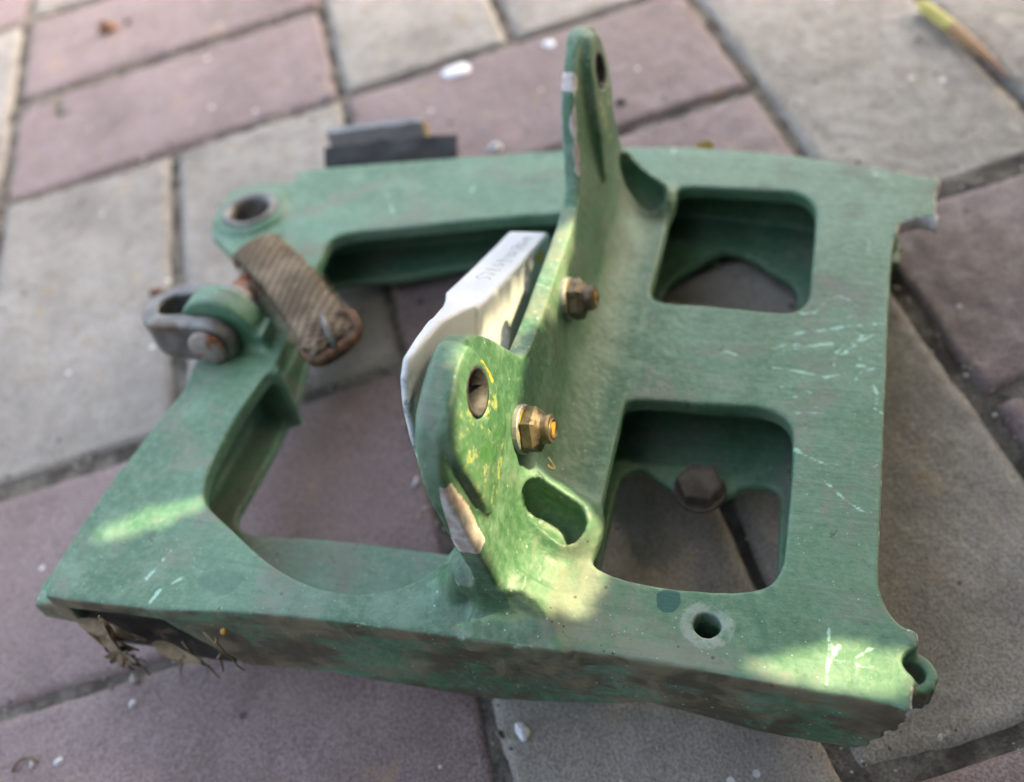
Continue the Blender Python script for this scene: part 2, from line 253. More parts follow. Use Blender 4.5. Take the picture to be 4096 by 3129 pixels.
    col = t.mix(t.math('MULTIPLY', t.math('MULTIPLY', inpad, t.ramp(pn, .52, .42)), .65), col, (.045, .15, .035))
    col = t.mix(t.math('MULTIPLY', t.math('MULTIPLY', inpad, t.ramp(pn, .55, .62)), .7), col, (.38, .40, .13))
    br = t.ramp(t.math('ADD', t.attr('bare'), en), .25, -.15)
    col = t.mix(br, col, t.mix(t.ramp(pn, .38, .6), (.44, .335, .295), (.62, .565, .53)))
    # bare spot faced ring round the drilled hole, a spot of thick dark paint beside it
    d = t.n('VectorMath', {0: o, 1: (.0331, -.1130, .032)}, operation='DISTANCE').outputs['Value']
    ring = t.math('MULTIPLY', t.ramp(t.math('ADD', d, t.math('MULTIPLY', t.math('SUBTRACT', wn, .5), .0030)), .0075, .0066), t.ramp(mid, .30, .5))
    col = t.mix(t.math('MULTIPLY', t.math('MULTIPLY', ring, t.ramp(wn, .32, .58)), .62), col, (.30, .34, .30))
    d2 = t.n('VectorMath', {0: scaled(t, o, (1, .8, 1)), 1: (.0225, -.0860, .032)}, operation='DISTANCE').outputs['Value']
    col = t.mix(t.ramp(t.math('ADD', d2, t.math('MULTIPLY', t.math('SUBTRACT', mid, .5), .006)), .0029, .0026), col, (.012, .085, .066))
    ham = t.noise(scaled(t, o, (150, 100, 150)), 1.0, 2, .5, .8)
    hm = t.math('MULTIPLY', t.ramp(X, -.024, -.008), t.ramp(X, .022, .004))
    h = t.math('ADD', t.math('MULTIPLY', fine, .34), t.math('MULTIPLY', t.math('MULTIPLY', ham, hm), .8))
    h = t.math('ADD', h, t.math('MULTIPLY', brush, .14)); h = t.math('ADD', h, t.math('MULTIPLY', mid, .35))
    rough = t.math('ADD', t.math('MULTIPLY', film, .35), t.math('ADD', t.math('MULTIPLY', mid, .26), .36))
    return t.out(col, rough, t.bump(h, .55, .0012), spec=.55)
M['green'] = mat_green()

def mat_white():
    t = NT('white_painted_block'); o = t.obj()
    f = t.noise(o, 500, 4, .7); b = t.noise(o, 60, 5, .6)
    col = t.mix(t.ramp(b, .4, .7), (.60, .61, .625), (.68, .68, .68))
    col = t.mix(t.math('MULTIPLY', t.ramp(f, .60, .75), .5), col, (.35, .34, .33))
    cx = t.attr('convex'); wn = t.noise(o, 260, 4, .7); wl = t.noise(o, 50, 3)
    chip = t.math('MULTIPLY', t.ramp(t.math('ADD', cx, t.math('MULTIPLY', t.math('SUBTRACT', wn, .5), .4)), .14, .18), t.ramp(wl, .50, .58))
    col = t.mix(chip, col, (.12, .16, .13))
    X, Y, Z = t.sep(o)
    dirty = t.math('MULTIPLY', t.ramp(Y, -.090, -.103), t.ramp(t.noise(o, 130, 5, .7), .45, .6))
    col = t.mix(t.math('MULTIPLY', dirty, .8), col, (.07, .11, .085))
    gs = t.ramp(t.noise(o, 110, 3, .6), .70, .73)
    col = t.mix(t.math('MULTIPLY', gs, .8), col, (.18, .45, .26))
    yn = t.math('MULTIPLY', t.math('SUBTRACT', wn, .5), 1.2)
    col = t.mix(t.ramp(t.math('ADD', t.attr('yellow'), yn), .2, -.1), col, (.80, .48, .06))
    return t.out(col, .5, t.bump(f, .15, .0006), spec=.45)
M['white'] = mat_white()

def mat_simple(name, c1, c2, scale, rough=.5, metal=0.0, bump=.2, bdist=.0006, c3=None, s3=60, t3=.6):
    t = NT(name); o = t.obj(); a = t.noise(o, scale, 5, .65)
    col = t.mix(t.ramp(a, .35, .65), c1, c2)
    if c3: col = t.mix(t.ramp(t.noise(o, s3, 4, .65), t3, t3 + .08), col, c3)
    return t.out(col, rough, t.bump(a, bump, bdist), metal)
M['steel'] = mat_simple('worn_steel', (.125, .115, .105), (.22, .205, .19), 120, .48, .6, .15, c3=(.14, .095, .07), s3=70, t3=.58)
M['pin'] = mat_simple('rusty_pin', (.20, .16, .14), (.33, .28, .25), 90, .6, .45, .3, c3=(.20, .075, .035), s3=80, t3=.5)
M['bronze'] = mat_simple('cadmium_nut', (.105, .075, .045), (.20, .155, .105), 300, .48, .55, .2, c3=(.05, .035, .022), s3=130, t3=.56)
M['dustbolt'] = mat_simple('dusty_bolt', (.07, .055, .045), (.14, .115, .095), 160, .8, .2, .4)
M['bore'] = mat_simple('dark_bore', (.030, .028, .028), (.075, .070, .070), 300, .6, .4, .3)
M['washer'] = mat_simple('grey_washer', (.24, .24, .235), (.38, .38, .37), 500, .6, .45, .3)
M['yellow'] = mat_simple('yellow_torque_paint', (.36, .19, .03), (.52, .31, .05), 500, .5, 0, .3, c3=(.30, .18, .05), s3=500, t3=.62)
M['rust'] = mat_simple('rusty_buckle', (.045, .024, .014), (.15, .068, .030), 220, .5, .55, .5, c3=(.30, .26, .23), s3=120, t3=.60)
M['rubber'] = mat_simple('black_rubber', (.006, .006, .006), (.018, .017, .017), 160, .75, 0, .3)
M['greyplate'] = mat_simple('grey_plate', (.055, .052, .044), (.085, .080, .070), 70, .6, 0, .2, c3=(.30, .22, .06), s3=60, t3=.66)
M['chipwhite'] = mat_simple('white_chip', (.62, .62, .66), (.80, .80, .82), 300, .6, 0, .2)
M['ink'] = mat_simple('pencil_ink', (.12, .12, .115), (.24, .24, .23), 700, .8, 0, .1)
M['dryleaf'] = mat_simple('dry_leaf', (.13, .085, .048), (.29, .20, .115), 120, .8, 0, .4, c3=(.09, .06, .035), s3=70, t3=.56)
M['brownlump'] = mat_simple('brown_clod', (.16, .07, .035), (.33, .19, .12), 200, .85, 0, .8, .001)
M['leaf'] = mat_simple('green_leaf', (.045, .095, .025), (.09, .16, .05), 60, .5, 0, .2)
M['bark'] = mat_simple('bark', (.09, .065, .045), (.15, .12, .09), 80, .9, 0, .8)
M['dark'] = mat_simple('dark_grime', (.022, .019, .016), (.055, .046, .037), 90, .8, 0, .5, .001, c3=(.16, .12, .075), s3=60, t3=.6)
def mat_web():
    t = NT('woven_webbing'); o = t.n('TexCoord').outputs['UV']
    wv = t.n('TexWave', {'Vector': o, 'Scale': 2.3, 'Distortion': 1.0, 'Detail': 1.0}, wave_type='BANDS', bands_direction='DIAGONAL').outputs['Fac']
    wv2 = t.n('TexWave', {'Vector': o, 'Scale': 2.9, 'Distortion': .8}, wave_type='BANDS', bands_direction='Y').outputs['Fac']
    ob = t.obj(); n = t.noise(ob, 90, 5, .65)
    col = t.mix(t.ramp(n, .35, .65), (.15, .108, .072), (.30, .23, .16))
    col = t.mix(t.math('MULTIPLY', t.math('MULTIPLY', wv, wv2), .9), col, (.03, .02, .012))
    col = t.mix(t.math('MULTIPLY', t.ramp(t.noise(ob, 45, 3), .52, .66), .6), col, (.07, .045, .028))
    return t.out(col, .95, t.bump(t.math('ADD', wv, t.math('MULTIPLY', wv2, .7)), .6, .0007), spec=.15)
M['web'] = mat_web()
def mat_twig():
    t = NT('twig_bark'); o = t.obj(); y = t.attr('along')
    col = t.mix(t.ramp(y, .30, .36), t.mix(t.ramp(t.noise(o, 220, 3), .4, .7), (.46, .37, .08), (.62, .52, .16)), t.mix(t.ramp(y, .4, 1.0), (.40, .21, .09), (.20, .085, .045)))
    return t.out(col, .6, t.bump(t.noise(o, 300, 3), .3, .0008))
M['twig'] = mat_twig()

# ================================================================ paving
pave = mesh('sand_bed', *(lambda xs, ys: (
    [(x, y, -.0029 + .0015 * z) for (x, y), z in zip([(x, y) for y in ys for x in xs], vnoise(np.array([(x * 45, y * 45, 0) for y in ys for x in xs]), 3) + .5 * vnoise(np.array([(x * 160, y * 160, 0) for y in ys for x in xs]), 4))],
    [(j * len(xs) + i, j * len(xs) + i + 1, (j + 1) * len(xs) + i + 1, (j + 1) * len(xs) + i) for j in range(len(ys) - 1) for i in range(len(xs) - 1)]))(
    np.arange(-.62, .9001, .008), np.arange(-.66, .9001, .008)))
ground = tag(link('pavement', pave, None, M['sand'], True), kind='structure')
def paver_mesh(seed, L=.1968, Wd=.0968, nx=44, ny=22, H=.05):
    rs = np.random.RandomState(seed)
    u = np.linspace(-1, 1, nx + 1); v = np.linspace(-1, 1, ny + 1)
    # crowd the grid lines toward the edges
    u = np.sign(u) * (1 - (1 - np.abs(u)) ** 1.7); v = np.sign(v) * (1 - (1 - np.abs(v)) ** 1.5)
    P = np.array([(a * L / 2, b * Wd / 2, 0) for b in v for a in u])
    e = np.minimum(L / 2 - np.abs(P[:, 0]), Wd / 2 - np.abs(P[:, 1]))
    n1 = vnoise(np.c_[P[:, :2] * 70, np.full(len(P), seed)], seed); n2 = vnoise(np.c_[P[:, :2] * 260, np.full(len(P), seed + 9)], seed + 1)
    r = .0036 + .0016 * n1
    t = np.clip(1 - e / r, 0, 1)
    P[:, 2] = -.0046 * t ** 2 + .00035 * n2 + .0006 * n1 - np.where(n1 + .4 * n2 > .55, .0010 * (e < .012), 0)
    edge = e < 1e-6
    P[edge, 0] += .0005 * n2[edge]; P[edge, 1] += .0005 * n1[edge]
    V = [tuple(p) for p in P]; F = [(j * (nx + 1) + i, j * (nx + 1) + i + 1, (j + 1) * (nx + 1) + i + 1, (j + 1) * (nx + 1) + i) for j in range(ny) for i in range(nx)]
    ring = [i for i in range(nx + 1)] + [j * (nx + 1) + nx for j in range(1, ny + 1)] + [ny * (nx + 1) + i for i in range(nx - 1, -1, -1)] + [j * (nx + 1) for j in range(ny - 1, 0, -1)]
    b0 = len(V); V += [(V[k][0], V[k][1], -H) for k in ring]; m = len(ring)
    F += [(ring[k], b0 + k, b0 + (k + 1) % m, ring[(k + 1) % m]) for k in range(m)]
    F.append(tuple(range(b0, b0 + m))[::-1])
    return mesh('paver', V, F)
variants = {c: [paver_mesh(s + k) for k in range(4)] for c, s in (('red', 20), ('grey', 40))}
for c in variants:
    for me in variants[c]: me.materials.append(M[c]); me.polygons.foreach_set('use_smooth', [True] * len(me.polygons))
rp = random.Random(5)
for ci in range(-3, 5):            # columns of 200 mm, basket weave
    for ri in range(-3, 5):
        red = (ci + ri) % 2 == 1
        cx = ci * .2 + .1; cy = ri * .2 + .1
        for k in (-1, 1):
            me = rp.choice(variants['red' if red else 'grey'])
            p = bpy.data.objects.new('paver', me); COL.objects.link(p); p.parent = ground
            z = rp.uniform(-.0012, .0004)
            j = lambda: rp.uniform(-.0012, .0012)
            dy = -.0088 if ri <= -3 else 0.0
            if ri == -2 and not red: p.scale = (1.045, 1, 1); dy = -.0044
            if red: p.location = (cx + j(), cy + k * .05 + j() + dy, z); p.rotation_euler = (rp.uniform(-.004, .004), rp.uniform(-.003, .003), rp.uniform(-.008, .008) + (math.pi if rp.random() < .5 else 0))
            else: p.location = (cx + k * .05 + j(), cy + j() + dy, z); p.rotation_euler = (rp.uniform(-.003, .003), rp.uniform(-.004, .004), math.pi / 2 + rp.uniform(-.008, .008) + (math.pi if rp.random() < .5 else 0))

# ================================================================ implicit modelling: signed distance fields on a grid, meshed by surface nets
def seg_dist(px, py, a, b):
    ax, ay = a; bx, by = b; dx, dy = bx - ax, by - ay; L = dx * dx + dy * dy + 1e-12
    t = np.clip(((px - ax) * dx + (py - ay) * dy) / L, 0, 1)
    return np.hypot(px - ax - t * dx, py - ay - t * dy)
def poly_sdf(px, py, pts):
    d = np.full(px.shape, 1e9, np.float32); ins = np.zeros(px.shape, bool); n = len(pts)
    for i in range(n):
        a = pts[i - 1]; b = pts[i]; d = np.minimum(d, seg_dist(px, py, a, b).astype(np.float32))
        c = (a[1] > py) != (b[1] > py)
        with np.errstate(divide='ignore', invalid='ignore'):
            ins ^= c & (px < (b[0] - a[0]) * (py - a[1]) / (b[1] - a[1] + 1e-12) + a[0])
    return np.where(ins, -d, d)
def line_dist(px, py, pts):
    d = np.full(px.shape, 1e9, np.float32)
    for a, b in zip(pts[:-1], pts[1:]): d = np.minimum(d, seg_dist(px, py, a, b).astype(np.float32))
    return d
def smin(a, b, k):
    if k <= 0: return np.minimum(a, b)
    h = np.maximum(k - np.abs(a - b), 0) / k
    return np.minimum(a, b) - h * h * k * .25
def smax(a, b, k): return -smin(-a, -b, k)

class Grid:
    def __init__(s, lo, hi, h):
        s.h = h; s.lo = np.array(lo, np.float32); n = (np.ceil((np.array(hi) - lo) / h)).astype(int) + 1
        s.ax = [(s.lo[i] + h * np.arange(n[i])).astype(np.float32) for i in range(3)]
        s.F = np.full(n, 60, np.float32)
    def win(s, lo, hi):
        sl = []
        for i in range(3):
            a = max(0, int(math.floor((lo[i] - s.lo[i]) / s.h))); b = min(len(s.ax[i]), int(math.ceil((hi[i] - s.lo[i]) / s.h)) + 1)
            sl.append(slice(a, b))
        return tuple(sl), s.ax[0][sl[0]][:, None, None], s.ax[1][sl[1]][None, :, None], s.ax[2][sl[2]][None, None, :]
    def add(s, lo, hi, fn, k=0.0):
        sl, X, Y, Z = s.win(lo, hi); s.F[sl] = smin(s.F[sl], fn(X, Y, Z).astype(np.float32), k)
    def cut(s, lo, hi, fn, k=0.0):
        sl, X, Y, Z = s.win(lo, hi); s.F[sl] = smax(s.F[sl], -fn(X, Y, Z).astype(np.float32), k)
    def mesh(s):
        F = s.F; sg = F < 0; n = F.shape
        cnt = np.zeros([k - 1 for k in n], np.uint8)
        for dx in (0, 1):
            for dy in (0, 1):
                for dz in (0, 1): cnt += sg[dx:n[0] - 1 + dx, dy:n[1] - 1 + dy, dz:n[2] - 1 + dz]
        act = (cnt > 0) & (cnt < 8); ijk = np.argwhere(act); N = len(ijk)
        idx = np.full(cnt.shape, -1, np.int32); idx[act] = np.arange(N, dtype=np.int32)
        cor = [(a, b, c) for a in (0, 1) for b in (0, 1) for c in (0, 1)]
        val = np.stack([F[ijk[:, 0] + a, ijk[:, 1] + b, ijk[:, 2] + c] for a, b, c in cor], 1)
        acc = np.zeros((N, 3), np.float64); num = np.zeros(N)
        for p in range(8):
            for q in range(p + 1, 8):
                d = np.array(cor[q]) - np.array(cor[p])
                if np.abs(d).sum() != 1: continue
                a, b = val[:, p], val[:, q]; m = (a < 0) != (b < 0)
                t = np.where(m, a / np.where(m, a - b, 1), 0)
                acc += np.where(m[:, None], np.array(cor[p]) + t[:, None] * d, 0); num += m
        V = (ijk + acc / num[:, None]) * s.h + s.lo
        Q = []
        for ax in range(3):
            u, v = (ax + 1) % 3, (ax + 2) % 3
            a = [slice(None)] * 3; b = [slice(None)] * 3; a[ax] = slice(0, -1); b[ax] = slice(1, None)
            e = np.argwhere(sg[tuple(a)] != sg[tuple(b)])
            e = e[(e[:, u] > 0) & (e[:, v] > 0) & (e[:, u] < n[u] - 1) & (e[:, v] < n[v] - 1)]
            ins = sg[e[:, 0], e[:, 1], e[:, 2]]
            du = np.zeros(3, int); dv = np.zeros(3, int); du[u] = 1; dv[v] = 1
            g = lambda o: idx[tuple((e - o).T)]
            q = np.stack([g(du + dv), g(dv), g(0 * du), g(du)], 1)
            q[~ins] = q[~ins][:, ::-1]; Q.append(q)
        return V, np.concatenate(Q)
def net_object(name, V, Q, mat, parent, attrs=None):
    me = bpy.data.meshes.new(name); nv, nq = len(V), len(Q)
    me.vertices.add(nv); me.vertices.foreach_set('co', (V * MM).astype(np.float32).ravel())
    me.loops.add(nq * 4); me.loops.foreach_set('vertex_index', Q.astype(np.int32).ravel())
    me.polygons.add(nq); me.polygons.foreach_set('loop_start', np.arange(0, nq * 4, 4, dtype=np.int32))
    me.polygons.foreach_set('use_smooth', np.ones(nq, bool)); me.update(); me.validate()
    # curvature: how far a vertex stands out of its neighbours, along its normal
    e = np.concatenate([Q[:, [0, 1]], Q[:, [1, 2]], Q[:, [2, 3]], Q[:, [3, 0]]]); s0 = V.copy()
    nrm = np.zeros(nv * 3, np.float32); me.vertices.foreach_get('normal', nrm); nrm = nrm.reshape(-1, 3)
    cnt = np.bincount(e[:, 0], minlength=nv) + 1e-9
    def avg(f): return np.bincount(e[:, 0], f[e[:, 1]], nv) / cnt
    m = np.stack([avg(V[:, i]) for i in range(3)], 1)
    cv = ((V - m) * nrm).sum(1)
    for _ in range(2): cv = .5 * cv + .5 * avg(cv)
    attrs = dict(attrs or {}); attrs['convex'] = cv
    for k, a in attrs.items():
        at = me.attributes.new(k, 'FLOAT', 'POINT'); at.data.foreach_set('value', np.asarray(a, np.float32))
    return link(name, me, parent, mat)

# ================================================================ the bracket
bracket = tag(empty('bracket'), 'large green metal bracket with two tall lugs and two square holes, lying on pavers', 'bracket')
bracket.matrix_world = FRAME
T = 32.0; XF = -24.0
G = Grid((-208, -144, -14), (106, 120, 112), 0.75)
gx, gy = G.ax[0][:, None], G.ax[1][None, :]; PX, PY = np.broadcast_arrays(gx, gy)
outer = poly_sdf(PX, PY, catmull(OUTER, 3))
opA = catmull(OPENA, 4); opA = np.array(list(opA) + [(-33, -92), (-33, 62)])
openA = poly_sdf(PX, PY, np.array(list(catmull(OPENA, 4, False)) + [(-36, -92), (-33, -84), (-33, 60), (-37, 62.5)]))
openB = poly_sdf(PX, PY, np.array(list(catmull(OPENB, 4, False)) + [(-36, -84), (-36, 72)]))
hU = poly_sdf(PX, PY, catmull(HOLEU, 4)); hL = poly_sdf(PX, PY, catmull(HOLEL, 4))
cU = poly_sdf(PX, PY, catmull(CUTU, 4)); cL = poly_sdf(PX, PY, catmull(CUTL, 4))
jag = (.5 * vnoise(np.c_[PX.ravel() / 5, PY.ravel() / 5, np.zeros(PX.size)], 5).reshape(PX.shape) + .35 * vnoise(np.c_[PX.ravel() / 2.2, PY.ravel() / 2.2, np.zeros(PX.size)], 6).reshape(PX.shape))
broken = np.clip((PX - 79.5) / 3, 0, 1)
outer = outer + jag * broken + .12 * jag
top2 = np.maximum(np.maximum(outer, -openA), np.maximum(-hU, -hL))
LO, HI = (-208, -144, -14), (106, 120, 125)
def W(lo, hi): return dict(lo=lo, hi=hi)
def pl(a2, sl): return a2[sl[0], sl[1]][:, :, None]
# top flange
sl, X, Y, Z = G.win((-208, -144, 20), (106, 120, 40))
G.F[sl] = np.minimum(G.F[sl], smax(pl(top2, sl), np.abs(Z - 29.0) - 3.0, 1.0))
# bottom flange
ob = np.maximum(outer + 1.5 + 8.5 * np.clip((-PY - 60) / 30, 0, 1) + 7 * np.clip((PX - 60) / 10, 0, 1), PY - 99); ob = np.maximum(ob, -(PX + 168))
bot2 = np.maximum(np.maximum(ob, -openB), np.maximum(-cU, -cL))
sl, X, Y, Z = G.win((-208, -144, -4), (106, 120, 10))
G.F[sl] = np.minimum(G.F[sl], smax(pl(bot2, sl), np.maximum(np.abs(Z - 2.0) - 2.2, np.clip((Y - 84) * .15, 0, 3) - Z), 1.4))
# near wall with an uneven lower edge
bx = np.array([-170, -136, -83, -36, -7, 7, 18, 33, 50, 74, 90]); bz = np.array([-1, -3, -5, -8, -4, 0, 5, 3, 0, 1, 4])
sl, X, Y, Z = G.win((-208, -144, -13), (106, -108, 40))
zb = np.interp(X, bx, bz)
lean = .15 + .02 * (T - Z)
shell = np.maximum(pl(outer, sl) + lean, -(pl(outer, sl) + 6.0 + lean))
wall = smax(smax(np.maximum(shell, Y + 112), zb - Z, 1.5), Z - 31.2, .8)
wall = np.maximum(wall, X - 84.0 + .35 * np.abs(Z - 30) + .6 * np.sin(Z * .9) * (X > 70))
G.F[sl] = smin(G.F[sl], wall, .8)
# webs below the top flange
def web(pts, th, z0=1, z1=30, k=3.0):
    p = np.array(pts, float); d2 = line_dist(PX, PY, p) - th / 2
    sl, X, Y, Z = G.win((p[:, 0].min() - 10, p[:, 1].min() - 10, z0 - 6), (p[:, 0].max() + 10, p[:, 1].max() + 10, z1 + 6))
    G.F[sl] = smin(G.F[sl], np.maximum(pl(d2, sl), np.maximum(z0 - Z, Z - z1)), k)
web([(-152, -128), (-151, -80), (-149, -36), (-150, 4), (-158, 40), (-160, 66)], 5)
web([(-165, 66), (-130, 72), (-90, 80), (-50, 92), (-15, 101), (15, 101), (45, 97), (72, 90), (84, 84)], 5, 3)
web([(70, 82), (70, 40), (67, -20), (64, -70), (66, -116)], 5)
web([(-31, -118), (-31, 84)], 5)  # added web, shuts light from the large opening out of the cavity
web([(-30, -12), (70, -12)], 5)  # added cross web, keeps the insides of the square holes dark
web([(-131, -36), (-149, -33)], 3.5, 1, 31, 2.5)
web([(-140, 20), (-154, 30)], 3.5, 1, 30, 2.5)
# wall with the two ears, a profile in the y-z plane
prof = [(-118, 28), (-119, 57), (-118.5, 74), (-118, 82), (-116, 89), (-112, 94.5), (-107, 98), (-99, 100.5), (-91, 101.5), (-83, 100.5), (-76, 95.5), (-70, 88), (-64, 78.5), (-58, 71), (-46, 69.2), (-26, 68.7), (-5, 68.7), (9, 69.2), (18, 71), (24, 75), (32, 85), (41, 94), (54, 101.5), (67, 104.5), (79, 102), (87, 95), (89.5, 85), (86, 74), (81, 66), (79, 58), (80, 50), (84, 40), (88, 28)]
ey, ez = np.broadcast_arrays(G.ax[1][:, None], G.ax[2][None, :])
pr = catmull(prof, 3, False); prof2 = poly_sdf(ey, ez, pr)
LEAN = .17                                      # the outer face has draft: it leans back toward the top
def xs(X, Z): return X + LEAN * (Z - 69)
sl, X, Y, Z = G.win((-48, -140, 22), (4, 100, 124))
e2 = prof2[sl[1], sl[2]][None, :, :]
back = np.interp(Y, [-120, -60, 10, 60], [-29.8, -30.2, -29.6, -28.4])
slab = np.maximum(xs(X, Z) - XF, back - xs(X, Z))
G.F[sl] = smin(G.F[sl], smax(e2, slab, .9), 2.2)
def capsule(a, b, r, sc=(1, 1, 1)):
    a = np.array(a, float); b = np.array(b, float); d = b - a; L = d @ d
    def f(X, Y, Z):
        t = np.clip(((X - a[0]) * d[0] + (Y - a[1]) * d[1] + (Z - a[2]) * d[2]) / L, 0, 1)
        return np.sqrt((X - a[0] - t * d[0]) ** 2 + (Y - a[1] - t * d[1]) ** 2 + (Z - a[2] - t * d[2]) ** 2) - r
    return f
# cove between wall and plate on the outer side
RC = 16.0
def cove(X, Y, Z):
    x = xs(X, Z)
    box = np.maximum(np.maximum(x - (XF + RC), (XF - 3) - x), np.maximum(Z - (T + RC), 28 - Z))
    cyl = np.hypot(x - (XF + RC), Z - (T + RC)) - RC
    yr = np.maximum(-117 - Y, Y - 84)
    return smax(np.maximum(box, -cyl), yr, 1.5)
G.add((-32, -128, 26), (8, 92, 52), cove, 1.2)
# the near end of the wall fans out into the near rail
def fan(X, Y, Z):
    r = 11.0; x = xs(X, Z)
    return np.maximum(np.maximum(r - np.hypot(Y + 128.5, Z - (T + r)), np.maximum(x + 10 + (Z - T) * .8, -34 - x)), np.maximum(np.maximum(Y + 112, -126.6 - Y), np.maximum(Z - T - r, 28 - Z)))
G.add((-44, -132, 26), (8, -100, 54), fan, 5.0)
# the foot of the near lug flares into the rail on the inner side
G.add((-60, -128, 24), (-22, -92, 60), capsule((-31, -113, 44), (-38, -112, 30), 4.5), 7)
# raised pads round the lug holes
pad2 = [(-88, 103.5), (-85, 98), (-83.5, 90), (-84, 82), (-86, 75), (-91, 70.5), (-100, 66), (-108, 64), (-111, 72), (-112, 81), (-112.5, 90), (-111, 96), (-107, 100), (-100, 102.5), (-94, 104)]
pad1 = [(66, 104), (75, 101), (77.5, 92), (73, 83), (68, 73), (65, 64), (57, 60), (46, 60), (46.5, 71), (49, 81), (53, 90), (57.5, 98)]
for pd, yr in ((pad2, (-126, -76)), (pad1, (36, 90))):
    d = poly_sdf(ey, ez, catmull(pd, 3))
    sl, X, Y, Z = G.win((-40, yr[0], 46), (-8, yr[1], 124))
    G.F[sl] = smin(G.F[sl], smax(d[sl[1], sl[2]][None, :, :], np.maximum(xs(X, Z) - (XF + 3.8 - 2.2 * np.clip((76 - Z) / 14, 0, 1)), -28 - xs(X, Z)), 1.4), 3.2)
# lug holes
H1, H2 = (66.0, 91.0), (-93.0, 92.0)
for (hy, hz) in (H1, H2):
    G.cut((-44, hy - 9, hz - 12), (-10, hy + 9, hz + 12), lambda X, Y, Z: np.hypot(Y - hy, Z - hz - LEAN * (X + 26)) - 6.2, .5)
# cupped pockets beside both lugs
def slot(a, b, r):
    a = np.array(a, float); b = np.array(b, float); d = b - a; L = d[0] ** 2 + d[1] ** 2
    def f(X, Y, Z):
        t = np.clip(((X - a[0]) * d[0] + (Y - a[1]) * d[1]) / L, 0, 1)
        return np.sqrt((X - a[0] - t * d[0]) ** 2 + (Y - a[1] - t * d[1]) ** 2 + (np.minimum(Z - a[2] - t * d[2], 0) + np.maximum(Z - a[2] - t * d[2] - 5.5, 0)) ** 2) - r
    return f
# a raised shoulder round each pocket, then the hollow itself
G.add((-34, -118, 26), (10, -74, 66), capsule((-20, -86, 40), (-8, -89, 34), 9.0), 6)
G.cut((-34, -118, 18), (14, -74, 70), slot((-17.6, -88.6, 39.5), (-8.2, -91.6, 36.0), 5.2), 2.0)
G.add((-34, 44, 26), (14, 96, 66), capsule((-21, 76, 39), (-8, 69, 34), 8.5), 6)
G.cut((-34, 44, 18), (14, 96, 70), slot((-19, 75.5, 40), (-9, 67, 35), 6.2), 2.4)
# boss with a bushing at the far left, drilled hole, broken bolt eye at the near right
bcx, bcy = PTS[3]
G.add((-210, 30, -2), (-160, 82, 40), lambda X, Y, Z: smax(np.hypot(X - bcx, Y - bcy) - 15.5, np.maximum(8 - Z, Z - 34.0), 1.5), 4)
G.cut((-200, 40, -4), (-168, 72, 42), lambda X, Y, Z: np.hypot(X - bcx, Y - bcy) + 0 * Z - 11.0)
dx_, dy_ = PTS[1]
G.add((20, -126, 0), (46, -100, 32), lambda X, Y, Z: np.maximum(np.hypot(X - dx_, Y - dy_) - 9, np.maximum(2 - Z, Z - 30)), 2)
G.cut((22, -124, 6), (44, -102, 40), lambda X, Y, Z: np.maximum(np.hypot(X - dx_, Y - dy_) - 3.6, 9 - Z), .4)
qx, qy = 83.5, -114.9
G.add((70, -126, 4), (98, -100, 30), lambda X, Y, Z: smax(np.hypot(X - qx - .2, Y - qy) - 5.7 + .25 * np.sin(2 * X + 1.3 * Y), np.maximum(18 - Z, Z - 27.0), 1.0), 1.5)
G.cut((74, -126, 2), (98, -100, 40), lambda X, Y, Z: np.hypot(X - qx, Y - qy) + 0 * Z - 3.0, .4)
# pin lug at the end of the left bar
PINX, PINZ = -155.5, 39.5
def lug(X, Y, Z):
    d = np.hypot(X - PINX, Z - PINZ) - 15.0
    d = np.minimum(d, np.maximum(np.abs(X - PINX - 3) - 15.0, np.maximum(Z - PINZ, 26 - Z)))
    return smax(d, np.maximum(-27 - Y, Y + 17), 1.6)
G.add((-180, -36, 22), (-126, -8, 64), lug, 3.5)
G.cut((-168, -36, 28), (-146, -8, 52), lambda X, Y, Z: np.hypot(X - PINX, Z - PINZ) + 0 * Y - 6.0)
# hollow in the near wall at its left end, where rubbish has collected
G.cut((-172, -142, -10), (-104, -116, 30), lambda X, Y, Z: smax(np.maximum(np.maximum(X + 121 - .55 * (18 - Z), -(X + 164)), Z - 26.0), Y + 125 + 0 * X, 2.0), 1.0)
# low lip at the near left corner
G.add((-190, -142, 6), (-150, -112, 34), lambda X, Y, Z: smax(np.maximum(np.maximum(-(X + 176) + .35 * np.abs(Y + 128), X + 158), np.maximum(-136 - Y, Y + 119)), np.maximum(14 - Z, Z - 24 - .35 * (X + 170)), 2.0), 2)
Vb, Qb = G.mesh()
del G.F
# marks on the paint as distance fields (mm)
near_top = Vb[:, 2] > 27
scr = np.full(len(Vb), 9.0)
for s in SCR:
    m = near_top & (Vb[:, 0] > min(p[0] for p in s) - 4) & (Vb[:, 0] < max(p[0] for p in s) + 4)
    scr[m] = np.minimum(scr[m], line_dist(Vb[m, 0], Vb[m, 1], s))
rsx = random.Random(21)
for k in range(26):
    x0 = rsx.uniform(42, 77); y0 = rsx.uniform(-70, 12); an = rsx.gauss(.05, .5); ln = rsx.uniform(2, 9)
    sg = [(x0, y0), (x0 + ln * .5 * math.cos(an), y0 + ln * .5 * math.sin(an) + rsx.uniform(-.5, .5)), (x0 + ln * math.cos(an), y0 + ln * math.sin(an))]
    m = near_top & (np.abs(Vb[:, 0] - x0) < 14) & (np.abs(Vb[:, 1] - y0) < 14)
    scr[m] = np.minimum(scr[m], line_dist(Vb[m, 0], Vb[m, 1], sg) + rsx.uniform(.1, .5))
for s in ([(79.3, 6), (78, -10), (77.3, -30), (76.6, -50), (75.6, -80)],):
    m = near_top; scr[m] = np.minimum(scr[m], line_dist(Vb[m, 0], Vb[m, 1], s) + .25)
